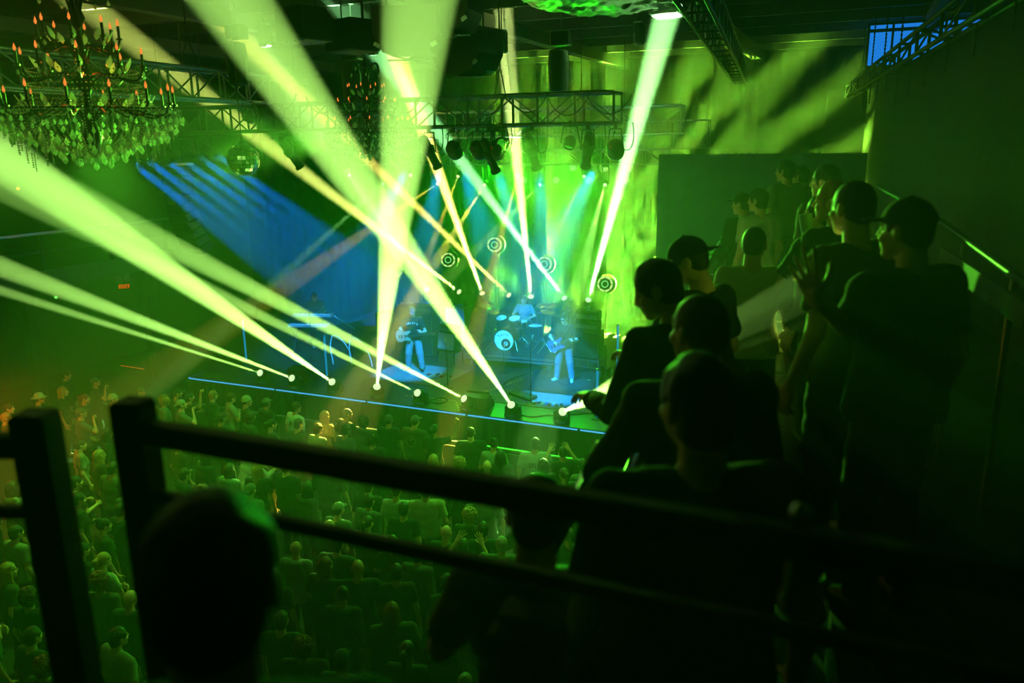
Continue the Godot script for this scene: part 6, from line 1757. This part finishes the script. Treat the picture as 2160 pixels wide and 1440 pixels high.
# ---------- the balcony: rails, seats, people close by
func balcony() -> void:
	var bm := noisy(Color(0.07, 0.07, 0.07), Color(0.11, 0.105, 0.1), 0.6, 0.8, 0.2)
	slab("balcony_floor", Vector3(-7.0, 5.2, -1.38), Vector3(2.2, 5.5, 3.7), bm)
	bal_slab("balcony_tier", 1.45, 13.0, -0.72, 0.34, 4.62, 4.92, bm)
	bal_slab("balcony_tier", 1.45, 14.0, 0.34, 2.2, 4.62, 5.2, bm)
	bal_slab("balcony_tier", 13.0, 13.12, -0.72, 0.34, 4.62, 6.0, bm)
	var rm := mat(Color(0.025, 0.025, 0.025), 0.6)
	var rm2 := mat(Color(0.09, 0.09, 0.09), 0.35, 0.3)
	# near front railing
	var fr := thing("front_railing", "near black railing across the lower half with wire mesh below", "railing", Vector3(0, 5.5, -1.3))
	var y1 := on_z(340, 915, -1.3).y - 5.5
	var y2 := on_z(360, 1052, -1.3).y - 5.5
	var xl := on_z(285, 900, -1.3).x
	part(fr, "top_rail", boxm(Vector3(2.6, 0.056, 0.05), 0.008), rm, Transform3D(Basis.IDENTITY, Vector3(xl + 1.3, y1, 0)))
	part(fr, "middle_rail", boxm(Vector3(2.6, 0.03, 0.03), 0.006), rm, Transform3D(Basis.IDENTITY, Vector3(xl + 1.3, y2, 0)))
	part(fr, "bottom_rail", boxm(Vector3(2.6, 0.03, 0.03), 0.006), rm, Transform3D(Basis.IDENTITY, Vector3(xl + 1.3, 0.08, 0)))
	part(fr, "post", boxm(Vector3(0.082, y1 + 0.075, 0.082), 0.01), rm, Transform3D(Basis(Vector3.UP, 0.2), Vector3(xl, (y1 + 0.075) / 2, 0)))
	var ms := st_new()
	var w := 2.2
	for k in int(w / 0.014): box(ms, Vector3(xl + 0.05 + k * 0.014, (y2 + 0.08) / 2, 0), Vector3(0.0022, y2 - 0.08, 0.0022))
	for k in int((y2 - 0.08) / 0.014): box(ms, Vector3(xl + 0.05 + w / 2, 0.08 + k * 0.014, 0.002), Vector3(w, 0.0022, 0.0022))
	var mesh := part(fr, "wire_mesh", done(ms), mat(Color(0.1, 0.1, 0.1), 0.5, 0.4))
	mesh.set_meta("kind", "stuff")
	bar(fr, "end_post", on_z(1655, 1290, -1.3) - Vector3(0, 5.5, -1.3), on_z(1692, 1090, -1.3) - Vector3(0, 5.5, -1.3), 0.012, steel)
	part(fr, "finial", lathem([[0, -0.02], [0.014, -0.014], [0.02, 0.0], [0.014, 0.014], [0, 0.02]], 12, true), steel, Transform3D(Basis.IDENTITY, on_z(1690, 1083, -1.3) - Vector3(0, 5.5, -1.3)))
	# the railing left of the gap
	var lp := on_z(72, 880, -1.14)
	var lr := thing("left_railing", "nearer black railing at the left frame edge ending in a post", "railing", Vector3(lp.x, 5.5, -1.14), 0.35)
	var ph := lp.y - 5.5 + 0.012
	part(lr, "post", boxm(Vector3(0.085, ph, 0.085), 0.01), rm, Transform3D(Basis.IDENTITY, Vector3(0, ph / 2, 0)))
	part(lr, "top_rail", boxm(Vector3(1.4, 0.056, 0.05), 0.008), rm, Transform3D(Basis.IDENTITY, Vector3(-0.72, y1, 0)))
	part(lr, "middle_rail", boxm(Vector3(1.4, 0.03, 0.03), 0.006), rm, Transform3D(Basis.IDENTITY, Vector3(-0.72, y2, 0)))
	part(lr, "bottom_rail", boxm(Vector3(1.4, 0.03, 0.03), 0.006), rm, Transform3D(Basis.IDENTITY, Vector3(-0.72, 0.08, 0)))
	# side railing along the balcony towards the stage
	var sr := thing("side_railing", "dark metal railing running along the side balcony towards the stage", "railing", Vector3(0, 4.92, 0))
	var off := Vector3(0, -4.92, 0)
	for q in [[6.02, 0.03, -0.58], [5.72, 0.015, -0.58], [5.42, 0.015, -0.58], [6.0, 0.018, -0.44]]:
		bar(sr, "rail", bal(1.6, q[2], q[0]) + off, bal(12.9, q[2], q[0]) + off, q[1], rm2)
	for k in 9:
		var u := 1.7 + k * 1.35
		part(sr, "post", boxm(Vector3(0.05, 1.08, 0.05), 0.006), rm2, Transform3D(Basis(BR, Vector3.UP, -BU), bal(u, -0.58, 5.46) + off))
		part(sr, "bracket", boxm(Vector3(0.18, 0.06, 0.1), 0.01), rm, Transform3D(Basis(BR, Vector3.UP, -BU), bal(u, -0.51, 6.03) + off))
	# sloping ledge farther along
	var l0 := at(1560, 668, 7.6)
	var l1 := at(1712, 562, 7.2)
	var lg := thing("sloping_ledge", "pale sloping parapet ledge between the balcony guests", "ledge", (l0 + l1) / 2)
	var Bl := Basis.looking_at(l1 - l0, Vector3.UP)
	part(lg, "cap", boxm(Vector3(0.24, 0.05, l0.distance_to(l1)), 0.01), mat(Color(0.5, 0.5, 0.46), 0.6), Transform3D(Bl, Vector3.ZERO))
	part(lg, "panel", boxm(Vector3(0.12, 0.6, l0.distance_to(l1))), mat(Color(0.08, 0.08, 0.08), 0.8), Transform3D(Bl, Vector3(0, -0.33, 0)))
	# right hand rail with its panel, behind the man in the cap
	var hr := thing("right_handrail", "thin handrail with a pale panel strip at the right frame edge", "railing", Vector3(0, 5.2, 0))
	var o5 := Vector3(0, -5.2, 0)
	bar(hr, "rail", at(2190, 618, 3.6) + o5, at(1990, 470, 5.1) + o5, 0.022, rm2)
	bar(hr, "rail", at(1990, 470, 5.1) + o5, at(1850, 392, 7.5) + o5, 0.02, rm2)
	for q in [[2035, 505, 4.7], [2140, 582, 3.9]]:
		bar(hr, "post", at(q[0], q[1], q[2]) + o5, Vector3(at(q[0], q[1], q[2]).x, 5.2, at(q[0], q[1], q[2]).z) + o5, 0.016, steel)
	var a0 := at(2165, 668, 3.7)
	var a1 := at(1985, 540, 5.0)
	part(hr, "panel_strip", boxm(Vector3(0.02, 0.12, a0.distance_to(a1))), mat(Color(0.35, 0.36, 0.33), 0.6), Transform3D(Basis.looking_at(a1 - a0, Vector3.UP), (a0 + a1) / 2 + o5))
	# folding seats in a row along the aisle
	var ply := mat(Color(0.62, 0.56, 0.44), 0.35)
	var pan := st_new()
	var prof := []
	for k in 9:
		var t := k / 8.0
		prof.append(Vector2(-0.02 - 0.17 * sin(t * PI * 0.62) + 0.02 * t, 0.42 + 0.36 * t))
	var back := [Vector2(0.03, 0.46), Vector2(0.075, 0.55), Vector2(0.115, 0.63), Vector2(0.14, 0.7), Vector2(0.15, 0.76), Vector2(0.14, 0.81), Vector2(0.112, 0.848), Vector2(0.07, 0.868), Vector2(0.02, 0.872)]
	var shell := func(st: SurfaceTool, pr: Array, half: float):
		var th := 0.016
		st.set_smooth_group(-1)
		for i in pr.size() - 1:
			var p0: Vector2 = pr[i]
			var p1: Vector2 = pr[i + 1]
			box(st, Vector3((p0.x + p1.x) / 2, (p0.y + p1.y) / 2, 0), Vector3(th, p0.distance_to(p1) * 1.04, half * 2), Basis(Vector3.BACK, -atan2(p1.x - p0.x, p1.y - p0.y)))
	shell.call(pan, prof, 0.2)
	var panm := done(pan)
	var bk := st_new()
	shell.call(bk, back, 0.22)
	var backm := done(bk)
	var seat0: Node3D = null
	for k in 9:
		var u := 3.25 + k * 0.5
		var lab := "%s folded plywood seat from the camera in the row along the balcony aisle" % ["first", "second", "third", "fourth", "fifth", "sixth", "seventh", "eighth", "ninth"][k]
		var o: Node3D
		if seat0 == null:
			o = thing("folding_seat", lab, "seat", Vector3.ZERO, 0.0, "folding seats on the balcony")
			part(o, "seat_pan", panm, ply)
			part(o, "backrest", backm, ply)
			part(o, "armrest", boxm(Vector3(0.3, 0.03, 0.05), 0.01), mat(Color(0.06, 0.06, 0.06), 0.4), Transform3D(Basis.IDENTITY, Vector3(0.0, 0.62, 0.245)))
			part(o, "leg", boxm(Vector3(0.06, 0.62, 0.03), 0.006), black, Transform3D(Basis.IDENTITY, Vector3(0.02, 0.31, 0.245)))
			part(o, "pivot", rodm(Vector3(-0.01, 0.43, -0.22), Vector3(-0.01, 0.43, 0.24), 0.014), black)
			seat0 = o
		else:
			o = copy_of(seat0, lab)
		o.transform = Transform3D(Basis(BR, Vector3.UP, -BU), bal(u, 0.05, 4.92))
	guests()
func guest(px: float, py: float, dist: float, tier: float, key: String, o: Dictionary, L: Dictionary, label: String, dir: Vector3, world := {}) -> Node3D:
	var d := look(px, py)
	var h := EYE + d * dist / Vector2(d.x, d.z).length()
	var hy: float = o.get("head", Vector3(0, 1.62, -0.035)).y - 0.95 + o.get("pel", Vector3(0, 0.95, 0)).y
	var size := (h.y - tier) / hy
	var yaw := yaw_to(dir)
	var root := Transform3D(Basis(Vector3.UP, yaw).scaled(Vector3.ONE * size), Vector3(h.x, tier, h.z))
	for k in world:
		var inv := root.affine_inverse()
		o[k] = o.get(k, [null, null]).duplicate()
		for s in world[k]: o[k][s] = inv * world[k][s]
	o.cell = o.get("cell", 0.015)
	return person(figure(key, o), L, label, root.origin, yaw, "", size)
func guests() -> void:
	var up := Vector3(-0.35, 0, -1)
	var A := [Vector3(-0.25, 1.12, 0.05), Vector3(0.25, 1.12, 0.05)]
	var W := [Vector3(-0.27, 0.87, -0.04), Vector3(0.27, 0.87, -0.04)]
	var dk := func(v: float) -> StandardMaterial3D: return mat(Color(v, v, v * 1.05), 0.9)
	var rail_arms := {"el": [Vector3(-0.3, 1.12, -0.12), Vector3(0.3, 1.12, -0.1)], "wr": [Vector3(-0.2, 1.1, -0.38), Vector3(0.18, 1.12, -0.36)], "th": [Vector3(1, 0, 0), Vector3(-1, 0, 0)]}
	var g := guest(1925, 490, 3.5, 5.2, "cap_man", {"el": A.duplicate(), "wr": W.duplicate(), "hands": ["open", "rest"], "th": [Vector3(0.3, 1, 0.2), Vector3(0, 0, -1)], "yaw": 0.25, "bulk": 1.12, "cell": 0.014, "fdir": [Vector3(-0.1, 0.9, -0.5), Vector3.ZERO]},
		{"skin": SKIN[1], "top": dk.call(0.04), "hair": "cap", "hat": dk.call(0.04)}, "man in a black cap and T-shirt raising an open hand, right foreground", Vector3(-0.75, 0, -0.8), {"el": {0: at(1787, 690, 3.2)}, "wr": {0: at(1722, 632, 2.95)}})
	var big := guest(1812, 442, 3.95, 5.2, "big_man", {"bulk": 1.12, "cell": 0.016, "yaw": -0.15}, {"skin": SKIN[1], "top": mat(Color(0.42, 0.38, 0.24), 0.9), "hair": "crop", "hairm": HAIR[0]}, "large man with cropped hair in a tan T-shirt seen from behind", Vector3(-1.0, 0, -0.75))
	guest(1738, 452, 5.6, 5.2, "side_man", {"yaw": 0.5, "cell": 0.016}.merged(rail_arms), {"skin": SKIN[1], "top": dk.call(0.06), "hair": "short"}, "man in profile with a lit face beyond the large man", Vector3(-0.8, 0, -0.6))
	guest(1765, 428, 5.2, 5.2, "side_two", {"yaw": 0.4, "cell": 0.018, "long": true}, {"skin": SKIN[1], "top": dk.call(0.05), "hair": "short", "hairm": HAIR[2]}, "man with golden lit hair beside the large man's head", Vector3(-0.8, 0, -0.6))
	guest(1505, 552, 4.2, 4.92, "rail_cap", {"yaw": 0.55, "pitch": -0.3, "lean": 0.2, "cell": 0.015}.merged(rail_arms), {"skin": SKIN[1], "top": dk.call(0.06), "hair": "cap_back", "hat": dk.call(0.05)}, "man in a reversed dark cap leaning over the side railing", Vector3(-0.85, 0, -0.5))
	guest(1455, 612, 3.4, 4.92, "rail_man", {"yaw": 0.6, "pitch": -0.4, "lean": 0.22, "cell": 0.015, "long": true}.merged(rail_arms), {"skin": SKIN[1], "top": dk.call(0.05), "hair": "short"}, "dark haired man looking down beside the side railing", Vector3(-0.85, 0, -0.5))
	guest(1592, 518, 5.5, 4.92, "pale_man", {"bulk": 0.98, "yaw": -0.3, "cell": 0.018}, {"skin": SKIN[2], "top": mat(Color(0.6, 0.6, 0.5), 0.9), "hair": "crop"}, "man in a pale T-shirt standing with his back to us farther along", Vector3(-0.2, 0, -1))
	var p8 := {"yaw": 0.3, "cell": 0.014, "long": true, "bulk": 1.05}
	guest(1483, 705, 2.6, 4.92, "bald_near", p8.merged(rail_arms), {"skin": SKIN[0], "top": dk.call(0.04), "hair": "crop", "hairm": HAIR[1]}, "close-cropped man with a rim lit ear and earring at the railing", Vector3(-0.6, 0, -0.9))
	guest(1478, 868, 1.85, 4.92, "near_man", {"yaw": 0.25, "cell": 0.013, "bulk": 1.1}, {"skin": SKIN[0], "top": dk.call(0.04), "hair": "short"}, "nearest dark haired man at the railing with a rim lit neck", Vector3(-0.5, 0, -1))
	for q in [[1660, 362, 10.0, 5.2, 0, "faint guest with the tallest head at the far end of the balcony", 0.5], [1692, 372, 10.4, 5.2, 1, "faint guest at the far end of the balcony by the wall", 0.3], [1603, 424, 9.0, 4.92, 0, "faint guest in a white shirt at the far balcony rail", 0.7], [1568, 432, 9.2, 4.92, 1, "faint guest in a dark cap at the far balcony rail", 0.1], [1748, 385, 6.6, 5.2, 0, "tall dark haired guest looking left beyond the large man", 0.08]]:
		guest(q[0], q[1], q[2], q[3], "far_guest" if q[4] == 0 else "far_guest_two", {"cell": 0.022, "yaw": 0.4, "long": q[4] == 1}, {"skin": SKIN[1], "top": mat(Color(q[6], q[6], q[6] * 0.95), 0.9), "hair": "cap" if "cap" in q[5] else "short"}, q[5], Vector3(-0.7, 0, -0.7))
	# clear cup of drink in a guest's hand
	var cup := solo("plastic_cup", lathem([[0.0, 0.0], [0.03, 0.0], [0.042, 0.12], [0.039, 0.12], [0.028, 0.006], [0.0, 0.006]], 12), mat(Color(0.7, 0.75, 0.68), 0.15), Transform3D(Basis(Vector3.BACK, 0.15), at(1702, 492, 5.0)), "clear plastic cup catching the light beyond the raised hand", "cup")
	# the two blurred heads nearest the camera, both on stools
	var sit := {"sit": true, "pel": Vector3(0, 0.5, 0), "kn": [Vector3(-0.14, 0.5, -0.4), Vector3(0.14, 0.5, -0.4)], "an": [Vector3(-0.14, 0.09, -0.35), Vector3(0.14, 0.09, -0.35)], "toe": [Vector3(-0.15, 0.03, -0.5), Vector3(0.15, 0.03, -0.5)], "el": [Vector3(-0.28, 0.72, -0.05), Vector3(0.28, 0.72, -0.05)], "wr": [Vector3(-0.15, 0.6, -0.28), Vector3(0.15, 0.6, -0.28)], "cell": 0.014}
	var h1 := guest(438, 1262, 0.98, 5.5, "blurred_near", sit.duplicate(), {"skin": SKIN[0], "top": dk.call(0.04), "hair": "short", "hairm": HAIR[1]}, "large blurred dark head nearest the camera at lower left", Vector3(-0.5, 0, -1))
	stool(h1.position, 0.4 * h1.scale.x, "low stool under the blurred head at lower left")
	var s2: Dictionary = sit.duplicate()
	s2.merge({"pel": Vector3(0, 0.66, 0), "kn": [Vector3(-0.14, 0.66, -0.38), Vector3(0.14, 0.66, -0.38)], "an": [Vector3(-0.14, 0.24, -0.3), Vector3(0.14, 0.24, -0.3)], "toe": [Vector3(-0.15, 0.18, -0.45), Vector3(0.15, 0.18, -0.45)], "el": [Vector3(-0.3, 0.85, -0.1), Vector3(0.28, 0.88, -0.05)], "wr": [Vector3(-0.2, 0.85, -0.36), Vector3(0.15, 0.76, -0.28)]}, true)
	var h2 := guest(1130, 1098, 1.95, 4.92, "blurred_second", s2, {"skin": SKIN[0], "top": mat(Color(0.14, 0.12, 0.07), 0.6), "hair": "crop", "hairm": HAIR[0]}, "blurred dark head behind the near railing, with a gold lit shoulder", Vector3(-0.3, 0, -1))
	stool(h2.position, 0.55 * h2.scale.x, "tall stool under the blurred guest behind the near railing")
func stool(p: Vector3, h: float, label: String) -> void:
	var o := thing("stool", label, "stool", p)
	part(o, "seat", lathem([[0.0, h - 0.04], [0.17, h - 0.04], [0.18, h - 0.01], [0.16, h], [0.0, h]], 18), black)
	for k in 4:
		var a := TAU * k / 4.0 + 0.4
		bar(o, "leg", Vector3(cos(a) * 0.18, 0.0, sin(a) * 0.18), Vector3(cos(a) * 0.11, h - 0.03, sin(a) * 0.11), 0.014, black)
	bar(o, "rung", Vector3(cos(0.4) * 0.16, h * 0.3, sin(0.4) * 0.16), Vector3(-cos(0.4) * 0.16, h * 0.3, -sin(0.4) * 0.16), 0.01, black)
